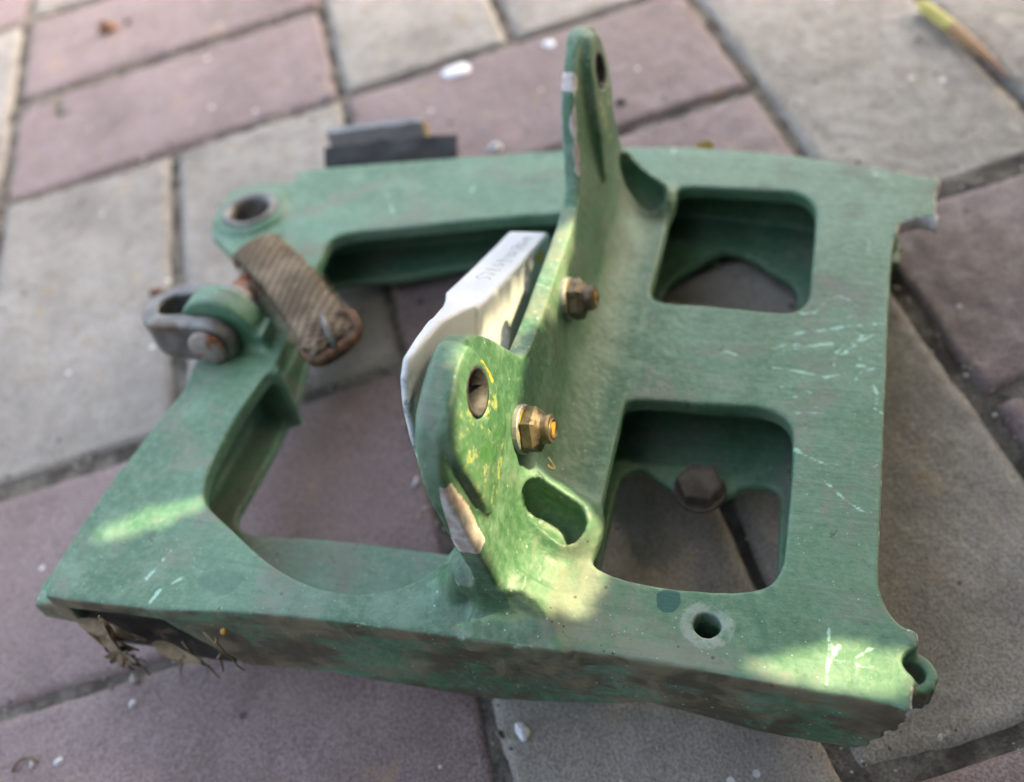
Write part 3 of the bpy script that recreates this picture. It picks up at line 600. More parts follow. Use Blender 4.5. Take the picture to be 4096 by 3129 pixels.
yel = np.full(len(Vb), 9.0); bare = np.full(len(Vb), 9.0); pad = np.full(len(Vb), 9.0)
f = (Vb[:, 0] > -25) & (Vb[:, 2] > 60)
yel[f] = line_dist(Vb[f, 1], Vb[f, 2], YEL2) - .9
yel[f] = np.minimum(yel[f], line_dist(Vb[f, 1], Vb[f, 2], [(68, 103.5), (75, 101)]) - 1.3)
yel[f] = np.minimum(yel[f], line_dist(Vb[f, 1], Vb[f, 2], [(-112, 90), (-111, 80), (-104, 68)]) + .15)
pad[f] = np.minimum(poly_sdf(Vb[f, 1], Vb[f, 2], pad2), poly_sdf(Vb[f, 1], Vb[f, 2], pad1) + 1.0)
f = (Vb[:, 0] > -29) & (Vb[:, 0] < -17) & (Vb[:, 2] > 36)
bare[f] = poly_sdf(Vb[f, 1], Vb[f, 2], [(-125, 88), (-114.5, 84), (-113.5, 74), (-113.8, 60), (-125, 62)])
ea = [(26, 77), (32, 85), (41, 93.5), (54, 101.5), (60, 103)]
dch = line_dist(Vb[:, 1], Vb[:, 2], ea) + 1.3 * np.abs(xs(Vb[:, 0], Vb[:, 2]) + 24.3) - 1.2 + 2.2 * np.clip(vnoise(Vb / 5.0, 8) + .1, -1, 1)
bare = np.minimum(bare, np.where(Vb[:, 2] > 70, dch, 9))
dch = np.hypot(np.hypot(Vb[:, 1] - 47, Vb[:, 2] - 98), .6 * (xs(Vb[:, 0], Vb[:, 2]) + 26.5)) - 3.4
bare = np.minimum(bare, dch)
ix = np.clip(((Vb[:, 0] - G.lo[0]) / G.h).round().astype(int), 0, outer.shape[0] - 1); iy = np.clip(((Vb[:, 1] - G.lo[1]) / G.h).round().astype(int), 0, outer.shape[1] - 1)
frac = -outer[ix, iy] - .5 + 1.2 * np.clip(82.0 - Vb[:, 0], 0, 8)
bare = np.minimum(bare, np.where((Vb[:, 0] > 78) & (Vb[:, 2] < 32.3) & (((Vb[:, 1] < -102) & (np.hypot(Vb[:, 0] - qx, Vb[:, 1] - qy) > 6.3)) | (Vb[:, 1] > 56)), frac, 9))
casting = net_object('casting', Vb, Qb, M['green'], bracket, dict(scratch=scr, yellow=yel, bare=bare, pad=pad))

# ---------------------------------------------------------------- hidden prop lug below the near wall
pz = -(OO[2] + 94 * .13917) / .99027
link('support_lug', lathe('support_lug', [(x * MM, z * MM) for x, z in ((5.5, pz), (6.5, pz + 1), (7, -4), (9, 1))], 20, None, (.060, -.094, 0)), bracket, M['green'], True)

# ---------------------------------------------------------------- white block bolted behind the wall
G2 = Grid((-60, -112, 10), (-32, 30, 112), 0.6)
by2, bz2 = np.broadcast_arrays(G2.ax[1][:, None], G2.ax[2][None, :])
main = [(22.5, 24), (23, 51.5), (21, 53.6), (10, 57.6), (-20, 69.3), (-45, 79.5), (-52, 83), (-56, 78), (-58, 60), (-50, 30), (-30, 20)]
tong = [(-40, 74), (-47, 80.5), (-60, 89), (-73, 97), (-85, 101.5), (-94, 104), (-98.5, 101.5), (-102, 95), (-104, 84), (-104, 70), (-98, 58), (-80, 44), (-50, 34)]
dm = poly_sdf(by2, bz2, main)[None]; dt = poly_sdf(by2, bz2, tong)[None]
sl, X, Y, Z = G2.win((-60, -112, 10), (-32, 30, 112))
left = np.interp(Y, [-104, -90, -70, -56, -40, 30], [-40.8, -41.6, -43.5, -47, -53, -53])
G2.F = np.minimum(smax(dm, np.maximum(X + 38, left - X) + 0 * Z, 1.6), smax(dt, np.maximum(X + 38.9, left - X) + 0 * Z, 1.2)).astype(np.float32)
G2.cut((-60, -24, 40), (-32, 8, 72), lambda X, Y, Z: np.hypot(Y + 8, Z - 56) + 0 * X - 4.3, .5)
G2.cut((-60, -52, 40), (-32, -20, 72), lambda X, Y, Z: np.hypot(Y + 37, Z - 56) + 0 * X - 5.3, .5)
V2, Q2 = G2.mesh()
yb = np.where(V2[:, 0] > -44, poly_sdf(V2[:, 1], V2[:, 2], YBLK), 9)
yb = np.minimum(yb, np.where(V2[:, 0] > -40, line_dist(V2[:, 1], V2[:, 2], [(22, 46), (22, 30)]) - 1.6, 9))
block = net_object('hinge_block', V2, Q2, M['white'], bracket, dict(yellow=yb)); block['label'] = 'white painted block with two holes and faint handwriting'
tn = np.array([0, 27.5, 67.0]); tn /= np.linalg.norm(tn)
for st in HAND:
    p = catmull(st, 5, False); pts = [(np.array(q) + tn * .22) * MM for q in p]
    v = []; fcs = []
    for i, q in enumerate(pts):
        d = np.array(pts[min(i + 1, len(pts) - 1)]) - np.array(pts[max(i - 1, 0)]); d /= np.linalg.norm(d) + 1e-12
        nn = np.cross(tn, d) * .00020 * (1 + .35 * math.sin(i * 1.7))
        v += [q + nn, q - nn]
    for i in range(len(pts) - 1): fcs.append((2 * i, 2 * i + 1, 2 * i + 3, 2 * i + 2))
    link('pencil_stroke', mesh('pencil_stroke', v, fcs), block, M['ink'])

# ---------------------------------------------------------------- bolts with nut, washer and paint
def blob_dab(org, ax):
    axn = np.array(ax, float) / np.linalg.norm(ax); u = np.cross(axn, (0, 1, 0)); u /= np.linalg.norm(u); v = np.cross(axn, u); V = [np.array(org) + axn * .0104 + u * .0004]; n = 14
    for k in range(n): a = 2 * math.pi * k / n; r = .0021 * (1 + .3 * math.sin(3 * a + 1)); V.append(np.array(org) + axn * .0099 + u * (.0006 + r * math.cos(a)) + v * r * .9 * math.sin(a))
    return mesh('paint_dab', V, [(0, 1 + k, 1 + (k + 1) % n) for k in range(n)])
def bolt(y, z, rot):
    org = ((XF - LEAN * (z - 69)) * MM, y * MM, z * MM); ax = (1, 0, LEAN)
    b = link('bolt', lathe('bolt', [(r * MM, h * MM) for r, h in ((3.1, -9), (3.1, 9.5), (2.8, 10.0), (2.4, 10.0), (2.2, 9.7))], 24, ax, org), bracket, M['bronze'], True)
    link('paint_dab', blob_dab(org, ax), b, M['yellow'], True)
    link('washer', lathe('washer', [(r * MM, h * MM) for r, h in ((6.9, -.2), (7.1, .2), (7.1, 1.5), (6.8, 1.8))], 40, ax, org), b, M['washer'])
    link('paint_ring', lathe('paint_ring', [(r * MM, h * MM) for r, h in ((6.1, 1.7), (6.0, 1.95), (5.8, 2.0))], 40, ax, org), b, M['yellow'])
    nut = [(5.6, 2.2), (5.9, 2.4), (5.9, 5.2), (5.0, 6.0), (4.5, 6.5), (4.15, 7.2), (4.1, 8.8), (3.8, 9.5), (3.0, 9.6)]
    link('nut', lathe('nut', [(r * MM, h * MM) for r, h in nut], 48, ax, org, (0, 1, 2, 3)), b, M['bronze'], False)
    return b
bolt(-18.5, 57.5, 0); bolt(-76.5, 60.0, .3)
# hexagon bolt on the tab inside the near square hole
hb = BOLTHEAD[0]
link('hex_bolt', lathe('hex_bolt', [(r * MM, h * MM) for r, h in ((4, -2), (4, 4), (8.6, 4.2), (8.6, 5.2), (6.4, 5.3), (6.7, 5.8), (6.7, 9.8), (6.1, 10.4), (1, 10.5))], 48, (0, 0, 1), (hb[0] * MM, (hb[1] + 2) * MM, 0), (4, 5, 6, 7)), bracket, M['dustbolt'])

# ---------------------------------------------------------------- bushing in the boss
bu = lathe('bushing', [(r * MM, h * MM) for r, h in ((11.0, 6), (11.0, 33.2), (11.7, 33.6), (12.6, 34.5), (12.3, 35.2), (10.6, 35.3), (9.2, 34.6), (8.6, 33.5), (8.4, 6))], 48, None, (bcx * MM, bcy * MM, 0))
link('bushing', bu, bracket, M['steel'], True)

def ring_mesh(name, r0, r1, h0, h1, ax, org, n=40):
    ax = np.array(ax, float); ax /= np.linalg.norm(ax); u = np.cross(ax, (0, 1, 0)); u /= np.linalg.norm(u); v = np.cross(ax, u); V = []; F = []
    for r, h in ((r1, h0), (r1, h1), (r0, h1), (r0, h0)):
        for k in range(n): a = 2 * math.pi * k / n; V.append((np.array(org) + ax * h + r * (math.cos(a) * u + math.sin(a) * v)) * MM)
    for j in range(4):
        for k in range(n): F.append((j * n + k, j * n + (k + 1) % n, ((j + 1) % 4) * n + (k + 1) % n, ((j + 1) % 4) * n + k))
    return mesh(name, V, F)
for hy, hz in (H1, H2):
    link('lug_bushing', ring_mesh('lug_bushing', 5.4, 6.35, -6.0, 3.7, (1, 0, LEAN), (XF - LEAN * (hz - 69), hy, hz + LEAN * 2)), bracket, M['bore'], True)

# ---------------------------------------------------------------- link and pin on the left lug
def link_strap():
    c = [(PINX + 8, -31.0), (PINX - 4, -31.0)] + [(-174.5 + 9.2 * math.cos(a), -22 + 9.0 * math.sin(a)) for a in np.linspace(-math.pi / 2, -1.5 * math.pi, 17)] + [(PINX - 4, -13.0), (PINX + 8, -13.0)]
    g = Grid((-198, -42, 24), (-140, -4, 56), 0.7)
    a, b = np.broadcast_arrays(g.ax[0][:, None], g.ax[1][None, :])
    d2 = (line_dist(a, b, c) - 3.3)[:, :, None]
    Z = g.ax[2][None, None, :]; X = g.ax[0][:, None, None]
    hgt = np.where(X < PINX, np.abs(Z - PINZ) - (9.4 - .12 * np.clip(PINX - X - 12, 0, 40)), np.hypot(X - PINX, Z - PINZ) - 9.4)
    g.F = smax(d2 + 0 * Z, hgt + 0 * d2, 1.4).astype(np.float32)
    return g.mesh()
V3, Q3 = link_strap()
lk = net_object('clevis_link', V3, Q3, M['steel'], bracket)
pin = link('pin', lathe('pin', [(r * MM, h * MM) for r, h in [(6.4, 0), (7.3, .6), (7.3, 2.4), (6.6, 3.0), (5.9, 3.2), (5.9, 33), (5.4, 34)] + [(5.2 if i % 2 else 4.5, 34.5 + i * .55) for i in range(22)] + [(3.8, 47.5)]], 32, (0, 1, 0), (PINX * MM, -.0370, PINZ * MM)), lk, M['pin'], True)

# ---------------------------------------------------------------- black rubber strip and grey plate behind the far rail
def slab_mesh(name, quad, th, nseg=14, wob=.0006, seed=1):
    """quad of 4 corners in mm; th thickness along its normal; subdivided along the long side with small waves"""
    a, b, c, d = [np.array(q, float) for q in quad]; nn = np.cross(b - a, d - a); nn /= np.linalg.norm(nn); V = []; F = []; rows = 5
    for s in (0, 1):
        for i in range(nseg + 1):
            for j in range(rows):
                t = i / nseg; r = j / (rows - 1)
                p = (a * (1 - t) + d * t) * (1 - r) + (b * (1 - t) + c * t) * r
                o_ = vnoise(np.array([[t * 5, r * 2, seed]]), seed)[0] * wob * 1000
                if j == rows - 1: p = p + (b - a) / np.linalg.norm(b - a) * vnoise(np.array([[t * 9, 7, seed]]), seed + 3)[0] * 1.0
                V.append((p + nn * (th * s + o_)) * MM)
    n = (nseg + 1) * rows
    for i in range(nseg):
        for j in range(rows - 1):
            k = i * rows + j
            F.append((k, k + rows, k + rows + 1, k + 1)); F.append((n + k, n + k + 1, n + k + rows + 1, n + k + rows))
    for i in range(nseg):
        k = i * rows; F.append((k, n + k, n + k + rows, k + rows)); k += rows - 1; F.append((k, k + rows, n + k + rows, n + k))
    for j in range(rows - 1):
        F.append((j, j + 1, n + j + 1, n + j)); k = nseg * rows + j; F.append((k, n + k, n + k + 1, k + 1))
    bm = bmesh.new(); me = mesh(name, V, F); bm.from_mesh(me); bmesh.ops.recalc_face_normals(bm, faces=bm.faces); bm.to_mesh(me); bm.free()
    return me
link('rubber_strip', slab_mesh('rubber_strip', [(-166, 92, 27), (-170, 106, 34), (-107, 118.5, 34), (-103, 103, 27)], 2.5, 16, .0008, 2), bracket, M['rubber'], False)
gp = link('grey_plate', slab_mesh('grey_plate', [(-166, 104, 17), (-177.5, 124, 30), (-130, 134.5, 30), (-121, 115, 17)], 2.2, 14, .0002, 5), bracket, M['greyplate'], False)
link('yellow_edge', slab_mesh('yellow_edge', [(-121.2, 115.2, 17.0), (-130.2, 134.6, 30.0), (-128.4, 135.0, 30.0), (-119.4, 115.6, 17.0)], 2.8, 4, .0002, 6), gp, M['yellow'])
link('plate_rim', slab_mesh('plate_rim', [(-177.2, 123.6, 29.6), (-178.2, 126.2, 31.0), (-130.4, 136.8, 31.0), (-130, 134.0, 29.6)], 2.4, 14, .0005, 9), gp, M['washer'])
link('fragment', slab_mesh('fragment', [(2, 113, 22), (3.5, 118, 30), (10, 117.5, 31), (12, 112.5, 22)], 1.5, 4, .0003, 12), bracket, M['yellow'])

# ================================================================ webbing strap with a rusty buckle, lying across the left bar
strap = tag(empty('webbing_strap'), 'frayed brown webbing strap folded over the left bar, ending in a rusty buckle', 'strap')
strap.matrix_world = FRAME
def strap_mesh():
    path = [(-163, 20, 37), (-163.5, 20.5, 41), (-160.5, 18.5, 45.5), (-152, 11.5, 46.5), (-141, 2.5, 46.5), (-130, -7, 46), (-120, -16.5, 45), (-112, -24, 43.5), (-107.5, -28, 41.5)]
    lower = [(-108, -27.5, 36), (-113, -23, 37.5), (-121, -15.5, 39), (-131, -6, 40), (-142, 3.5, 40), (-152, 12, 39), (-160, 18, 36.5)]
    P = catmull(path + lower, 6, False); wdir = np.array([.66, .75, 0.0]); hw = 9.6; V = []; F = []; nw = 10; UV = []
    L = np.r_[0, np.cumsum(np.linalg.norm(np.diff(P, axis=0), axis=1))]
    for s in (0, 1):
        tt = np.gradient(P, axis=0); tt /= np.linalg.norm(tt, axis=1)[:, None]
        for i, p in enumerate(P):
            nn = np.cross(tt[i], wdir); nn /= np.linalg.norm(nn) + 1e-9
            for j in range(nw + 1):
                u = j / nw * 2 - 1
                q = p + wdir * hw * u * (1 + .02 * math.sin(L[i] * .6)) + nn * (s * 1.6 - .8 + .5 * math.sin(u * 2.2 + L[i] * .12) + .25 * random.uniform(-1, 1) * 0)
                q = q + np.array([0, 0, -1.2 * abs(u) ** 3])
                V.append(q * MM); UV.append((u * hw * .06, L[i] * .06))
    n = len(P) * (nw + 1); w1 = nw + 1
    for i in range(len(P) - 1):
        for j in range(nw):
            k = i * w1 + j; F.append((k, k + 1, k + w1 + 1, k + w1)); F.append((n + k, n + k + w1, n + k + w1 + 1, n + k + 1))
        for j, fl in ((0, 0), (nw, 1)):
            k = i * w1 + j; q = (k, k + w1, n + k + w1, n + k); F.append(q if not fl else q[::-1])
    me = mesh('strap', V, F); uv = me.uv_layers.new(name='UVMap')
    for lp in me.loops: uv.data[lp.index].uv = UV[lp.vertex_index]
    bm = bmesh.new(); bm.from_mesh(me); bmesh.ops.recalc_face_normals(bm, faces=bm.faces); bm.to_mesh(me); bm.free()
    return me
link('strap', strap_mesh(), strap, M['web'], True)
def frays():
    V = []; F = []; rr = random.Random(3)
    for k in range(320):
        t = rr.random(); c = np.array([-160, 18.5, 45.]) * (1 - t) + np.array([-109, -27, 42.5]) * t
        side = rr.choice((-1, 1)); wd = np.array([.66, .75, 0.]); p = c + wd * 9.4 * side
        d = wd * side * rr.uniform(.8, 4.2) + np.array([rr.uniform(-1.6, 1.6), rr.uniform(-1.6, 1.6), rr.uniform(-2.6, 1.2)])
        q = p + d; m = (p + q) / 2 + np.array([rr.uniform(-.6, .6), rr.uniform(-.6, .6), rr.uniform(-.2, .7)])
        s = np.array([-.75, .66, 0]) * .16; b = len(V)
        V += [(x * MM) for x in (p - s, p + s, m - s, m + s, q)]
        F += [(b, b + 1, b + 3, b + 2), (b + 2, b + 3, b + 4)]
    return mesh('frayed_threads', V, F)
fr = link('frayed_threads', frays(), strap, M['web']); fr['kind'] = 'stuff'
buckle = link('buckle', tube_mesh('buckle', np.array(list(catmull([(-118, -27.5, 41.5), (-107.5, -16.5, 42.5), (-103.5, -17.0, 42), (-100.2, -22.5, 40), (-103.5, -28.5, 37.5), (-109.5, -34.5, 36.5), (-114.0, -35.2, 37.5), (-117.8, -31.5, 40)], 6)) + [(-118, -27.5, 41.5)]) * MM, 1.9 * MM, 10), strap, M['rust'], True)
link('buckle_bar', tube_mesh('buckle_bar', np.array([(-113.0, -21.5, 46.2), (-109, -26.5, 46), (-105.5, -31.0, 39.5)]) * MM, 1.2 * MM, 10), buckle, M['steel'], True)
link('buckle_roller', tube_mesh('buckle_roller', np.array([(-113.2, -35.2, 37.2), (-108, -33.0, 37.4), (-102.6, -27.0, 38.6), (-100.6, -23.4, 39.6)]) * MM, 2.5 * MM, 12), buckle, M['rust'], True)

# ================================================================ dry rubbish caught in the hollow of the near wall
def leaf_mesh(name, L, Wd, curl, nseg=10, fold=.35, tip=1.0):
    V = []; F = []
    for i in range(nseg + 1):
        t = i / nseg; wd = Wd * (math.sin(math.pi * min(1, t ** .8)) ** .8) * (1 - .25 * t) + .0002
        x = L * t; z = curl * L * (t * t)
        for j in (-1, -.5, 0, .5, 1): V.append((x, wd * j, z + fold * wd * abs(j) + .0004 * math.sin(7 * t + j * 3)))
    for i in range(nseg):
        for j in range(4): k = i * 5 + j; F.append((k, k + 1, k + 6, k + 5))
    me = mesh(name, V, F); return me
def place(o, p_obj, rot):
    o.matrix_world = FRAME @ Matrix.Translation(Vector(p_obj) * MM) @ Matrix(rot).to_4x4() if not isinstance(rot, tuple) else FRAME @ Matrix.Translation(Vector(p_obj) * MM) @ (Matrix.Rotation(rot[2], 4, 'Z') @ Matrix.Rotation(rot[1], 4, 'Y') @ Matrix.Rotation(rot[0], 4, 'X'))
    return o
def solid(o, th):
    m = o.modifiers.new('thickness', 'SOLIDIFY'); m.thickness = th; return o
def aim(o, p, d, n):
    d = Vector(d).normalized(); n = Vector(n); n = (n - d * n.dot(d)).normalized(); y = n.cross(d)
    o.matrix_world = FRAME @ Matrix(((d.x, y.x, n.x, p[0] * MM), (d.y, y.y, n.y, p[1] * MM), (d.z, y.z, n.z, p[2] * MM), (0, 0, 0, 1))); return o
lf = [((-147.5, -138.6, 6), (.38, .02, .92), (-.5, -.85, .3), .030, .0032, 'curled dry brown leaf standing upright against the near wall of the green bracket'),
      ((-160, -136.2, 17), (1, .02, -.12), (0, -1, .7), .026, .0030, 'long dark dry leaf lying under the top edge in the hollow of the bracket'),
      ((-158, -136.8, 8), (1, .02, -.05), (.1, -1, .5), .018, .0026, 'pale dry leaf wedged low in the hollow of the bracket wall'),
      ((-136, -135.6, 9), (1, .04, -.18), (.2, -1, .4), .019, .0034, 'small torn dry leaf at the inner end of the wall hollow')]
for p, d, nn, L, wd, lab in lf:
    o = link('dry_leaf', leaf_mesh('dry_leaf', L, wd, random.uniform(.05, .15)), None, M['dryleaf'], True); aim(o, p, d, nn); solid(o, .0003); tag(o, lab, 'leaf', 'dry leaves caught in the bracket')
def bract(name, n, L, Wd):
    V = []; F = []
    for k in range(n):
        a = -1.9 + 3.6 * k / (n - 1) + random.uniform(-.15, .15); l = L * random.uniform(.6, 1.1); b = len(V)
        d = np.array([math.cos(a), math.sin(a), 0]); s = np.array([-d[1], d[0], 0])
        for t, wv, z in ((0, .35, 0), (.35, 1, .0012), (.7, .6, .0022), (1, .03, .0016)):
            V += [d * l * t - s * Wd * wv + (0, 0, z), d * l * t + (0, 0, z - .0006), d * l * t + s * Wd * wv + (0, 0, z)]
        for i in range(3):
            for j in range(2): q = b + i * 3 + j; F.append((q, q + 1, q + 4, q + 3))
    return mesh(name, V, F)
o = link('dry_husk', bract('dry_husk', 7, .0085, .0014), None, M['dryleaf'], True); aim(o, (-148.5, -138.4, 5), (.5, -.1, -.8), (-.1, -.9, .4)); solid(o, .0003); tag(o, 'star shaped dry husk below the upright leaf at the bracket wall', 'husk')
rq = random.Random(9)
for k, (p, q, lab) in enumerate([((-112, -134.5, 22), (-103, -137.5, 6), 'thin straw stalk hanging beside the orange speck on the bracket wall'), ((-108, -135, 20), (-112, -138, 3), 'short bent straw stalk crossing the wall beside the hollow'),
        ((-124, -134.5, 12), (-116, -137.5, -4), 'pale straw stalk sticking out under the inner end of the hollow'), ((-128, -134.5, 7), (-131, -138.5, -6), 'dark straw stalk bent down from the inner end of the hollow'),
        ((-158, -137, 12), (-150, -139, -4), 'straw stalk slanting below the long dark leaf in the hollow'), ((-150, -138, 4), (-140, -139, 1), 'short straw stalk lying level with the star shaped husk'),
        ((-146, -138, 3), (-141, -140.5, -5), 'little straw stalk pointing down beside the star shaped husk')]):
    a = np.array(p, float); b = np.array(q, float); pts = [a + (b - a) * t + np.array([rq.uniform(-1, 1), rq.uniform(-.4, .2), rq.uniform(-1, 1)]) * math.sin(t * 3.14) * 1.5 for t in np.linspace(0, 1, 7)]
    o = link('straw', tube_mesh('straw', np.array(pts) * MM, [.0005, .00048, .00045, .0004, .00036, .0003, .0002], 6), None, M['dryleaf'], True); o.matrix_world = FRAME; tag(o, lab, 'straw', 'straw stalks caught at the bracket wall')
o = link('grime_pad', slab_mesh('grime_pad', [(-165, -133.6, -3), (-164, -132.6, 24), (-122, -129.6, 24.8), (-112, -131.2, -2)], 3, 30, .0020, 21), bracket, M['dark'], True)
link('orange_speck', lathe('orange_speck', [(.0001, 0), (.0010, .0004), (.0012, .0012), (.0007, .0020)], 10, (0, -1, .2), (-.1045, -.1330, .0235)), bracket, M['yellow'], True)

cf = catmull([(-14.5, -80.5, 53.5), (-13.0, -81.5, 52.0), (-12.4, -82.8, 51.8), (-13.2, -83.4, 52.8), (-14.2, -82.6, 52.8), (-13.8, -82.0, 52.0)], 6, False) * MM
o = link('curled_fibre', tube_mesh('curled_fibre', cf, .00022, 6), None, M['dryleaf'], True); o.matrix_world = FRAME; tag(o, 'tiny curled brown fibre hanging below the nut beside the near lug', 'fibre')

# ================================================================ small things on the pavers
def blob(name, rx, ry, h, seed, n=20, rings=5):
    V = [(0, 0, h)]; F = []; rs = random.Random(seed); rad = [1 + .28 * rs.uniform(-1, 1) + .12 * math.sin(3 * k + seed) for k in range(n)]
    rad = [(rad[k - 1] + 2 * rad[k] + rad[(k + 1) % n]) / 4 for k in range(n)]
    for i in range(1, rings + 1):
        t = i / rings
        for k in range(n):
            a = 2 * math.pi * k / n; V.append((rx * t * rad[k] * math.cos(a), ry * t * rad[k] * math.sin(a), h * (1 - t ** 2.4) * (1 + .2 * rs.uniform(-1, 1)) - (.0002 if i == rings else 0)))
    for k in range(n): F.append((0, 1 + k, 1 + (k + 1) % n))
    for i in range(rings - 1):
        for k in range(n): a = 1 + i * n + k; b = 1 + i * n + (k + 1) % n; F.append((a, a + n, b + n, b))
    F.append(tuple(1 + (rings - 1) * n + k for k in range(n))[::-1])
    return mesh(name, V, F)
def drop(name, g, rx, ry, h, seed, mat, label, cat, rz=0, group=None):
    o = link(name, blob(name, rx, ry, h, seed), None, M[mat], True); o.location = (g[0] * MM, g[1] * MM, .0002); o.rotation_euler = (0, 0, rz); return tag(o, label, cat, group)
drop('paint_splat', GP[0], .0082, .0062, .0010, 3, 'chipwhite', 'round white paint splat on the red paver beyond the far lug', 'paint splat')
drop('paint_splat', GP[1], .0040, .0036, .0008, 4, 'chipwhite', 'small white splat close to the tip of the far lug', 'paint splat')
drop('white_pebble', GP[2], .0032, .0032, .0030, 5, 'chipwhite', 'little white pebble just behind the far rail of the bracket', 'pebble')
drop('clod', GP[3], .0062, .0046, .0058, 6, 'brownlump', 'reddish brown clod of earth on a red paver', 'clod')
drop('dark_crumb', GP[4], .0034, .0026, .0020, 7, 'dark', 'dark crumb beside the far lug on the red paver', 'crumb')
drop('dark_crumb', GP[5], .0022, .0020, .0015, 8, 'dark', 'tiny dark crumb next to the brown clod', 'crumb')
drop('white_chip', GP[6], .0022, .0036, .0022, 9, 'chipwhite', 'pointed white chip on the paver in front of the near wall', 'chip', .3)
drop('white_chip', GP[7], .0017, .0012, .0012, 10, 'chipwhite', 'small white flake beside the curved brown fibre', 'chip', .8)
drop('white_chip', GP[8], .0018, .0013, .0012, 11, 'chipwhite', 'white flake lying apart from the curved brown fibre', 'chip', .5)
drop('brown_crumb', GP[9], .0036, .0024, .0022, 12, 'brownlump', 'brown crumb in the joint beside the steel clevis link', 'crumb')
drop('white_chip', GP[10], .0024, .0010, .0009, 13, 'chipwhite', 'long white sliver on the ground seen through the large opening', 'chip', 1.0)
drop('white_chip', GP[12], .0014, .0012, .0010, 14, 'chipwhite', 'pale flake on the dark red paver below the near left corner', 'chip', 1.0)
fib = catmull([(0, 0, .001), (3, 2.2, 1.4), (6.5, 2.6, 1.6), (9, .5, .8)], 6, False) * MM
o = link('fibre', tube_mesh('fibre', fib, .0006, 6), None, M['dryleaf'], True); o.location = (GP[11][0] * MM, GP[11][1] * MM, .0006); tag(o, 'short curved brown fibre on the dark red paver', 'fibre')
a = np.array([*GP[13], 2.5]) * MM; b = np.array([*GP[14], 2.0]) * MM
tp = [a + (b - a) * t + np.array([.0012, -.0016, 0]) * math.sin(t * 3.1) * 1.6 for t in np.linspace(0, 1, 26)]
tr = [(.0030 if t < .3 else .0030 - (t - .3) * .003) * (0.55 if t < .02 else 1) * (1 - .45 * max(0, t - .85) / .15) for t in np.linspace(0, 1, 26)]
me = tube_mesh('twig', tp, tr, 12); at = me.attributes.new('along', 'FLOAT', 'POINT'); at.data.foreach_set('value', np.repeat(np.linspace(0, 1, 26), 12).astype(np.float32))
tag(link('twig', me, None, M['twig'], True), 'thin brown twig with a yellow end lying along a paver joint', 'twig')

# loose grit gathered along the joints
def grit():
    rs = np.random.RandomState(12); n = 5200; V = []; F = []
    base = np.array([(1, 0, 0), (-1, 0, 0), (0, 1, 0), (0, -1, 0), (0, 0, 1), (0, 0, -1)], float)
    tri = [(0, 2, 4), (2, 1, 4), (1, 3, 4), (3, 0, 4), (2, 0, 5), (1, 2, 5), (3, 1, 5), (0, 3, 5)]
    for k in range(n):
        u = rs.uniform(-.5, .6); v = rs.uniform(-.55, .42); mode = rs.rand()
        off = rs.normal() * (.0030 if rs.rand() < .75 else .010)
        if mode < .40: x = round(u / .2) * .2 + off; y = v
        elif mode < .80: y = round(v / .2) * .2 + off; x = u
        else:
            ci = math.floor(u / .2); ri = math.floor(v / .2)
            if (ci + ri) % 2 == 1: y = ri * .2 + .1 + off; x = u
            else: x = ci * .2 + .1 + off; y = v
        r = abs(rs.normal()) * .00045 + .00028; sc = np.array([rs.uniform(.7, 1.4), rs.uniform(.7, 1.4), rs.uniform(.5, 1)]) * r; a = rs.uniform(0, 6.28)
        z = (-.0016 if abs(off) < .0018 else .0) + sc[2] * .5; b = len(V)
        for p in base * (1 + .25 * rs.uniform(-1, 1, (6, 1))): V.append((x + p[0] * sc[0] * math.cos(a) - p[1] * sc[1] * math.sin(a), y + p[0] * sc[0] * math.sin(a) + p[1] * sc[1] * math.cos(a), z + p[2] * sc[2]))
        F += [(b + i, b + j, b + l) for i, j, l in tri]
    return mesh('grit', V, F)
def mat_grit():
    t = NT('grit'); o = t.obj(); n = t.noise(o, 330, 0, .5)
    return t.out(t.mix(t.ramp(n, .38, .62), (.075, .06, .048), (.42, .38, .33)), .9)
gr = link('grit', grit(), None, mat_grit()); tag(gr, 'loose sandy grit scattered along the paver joints', 'grit', kind='stuff')

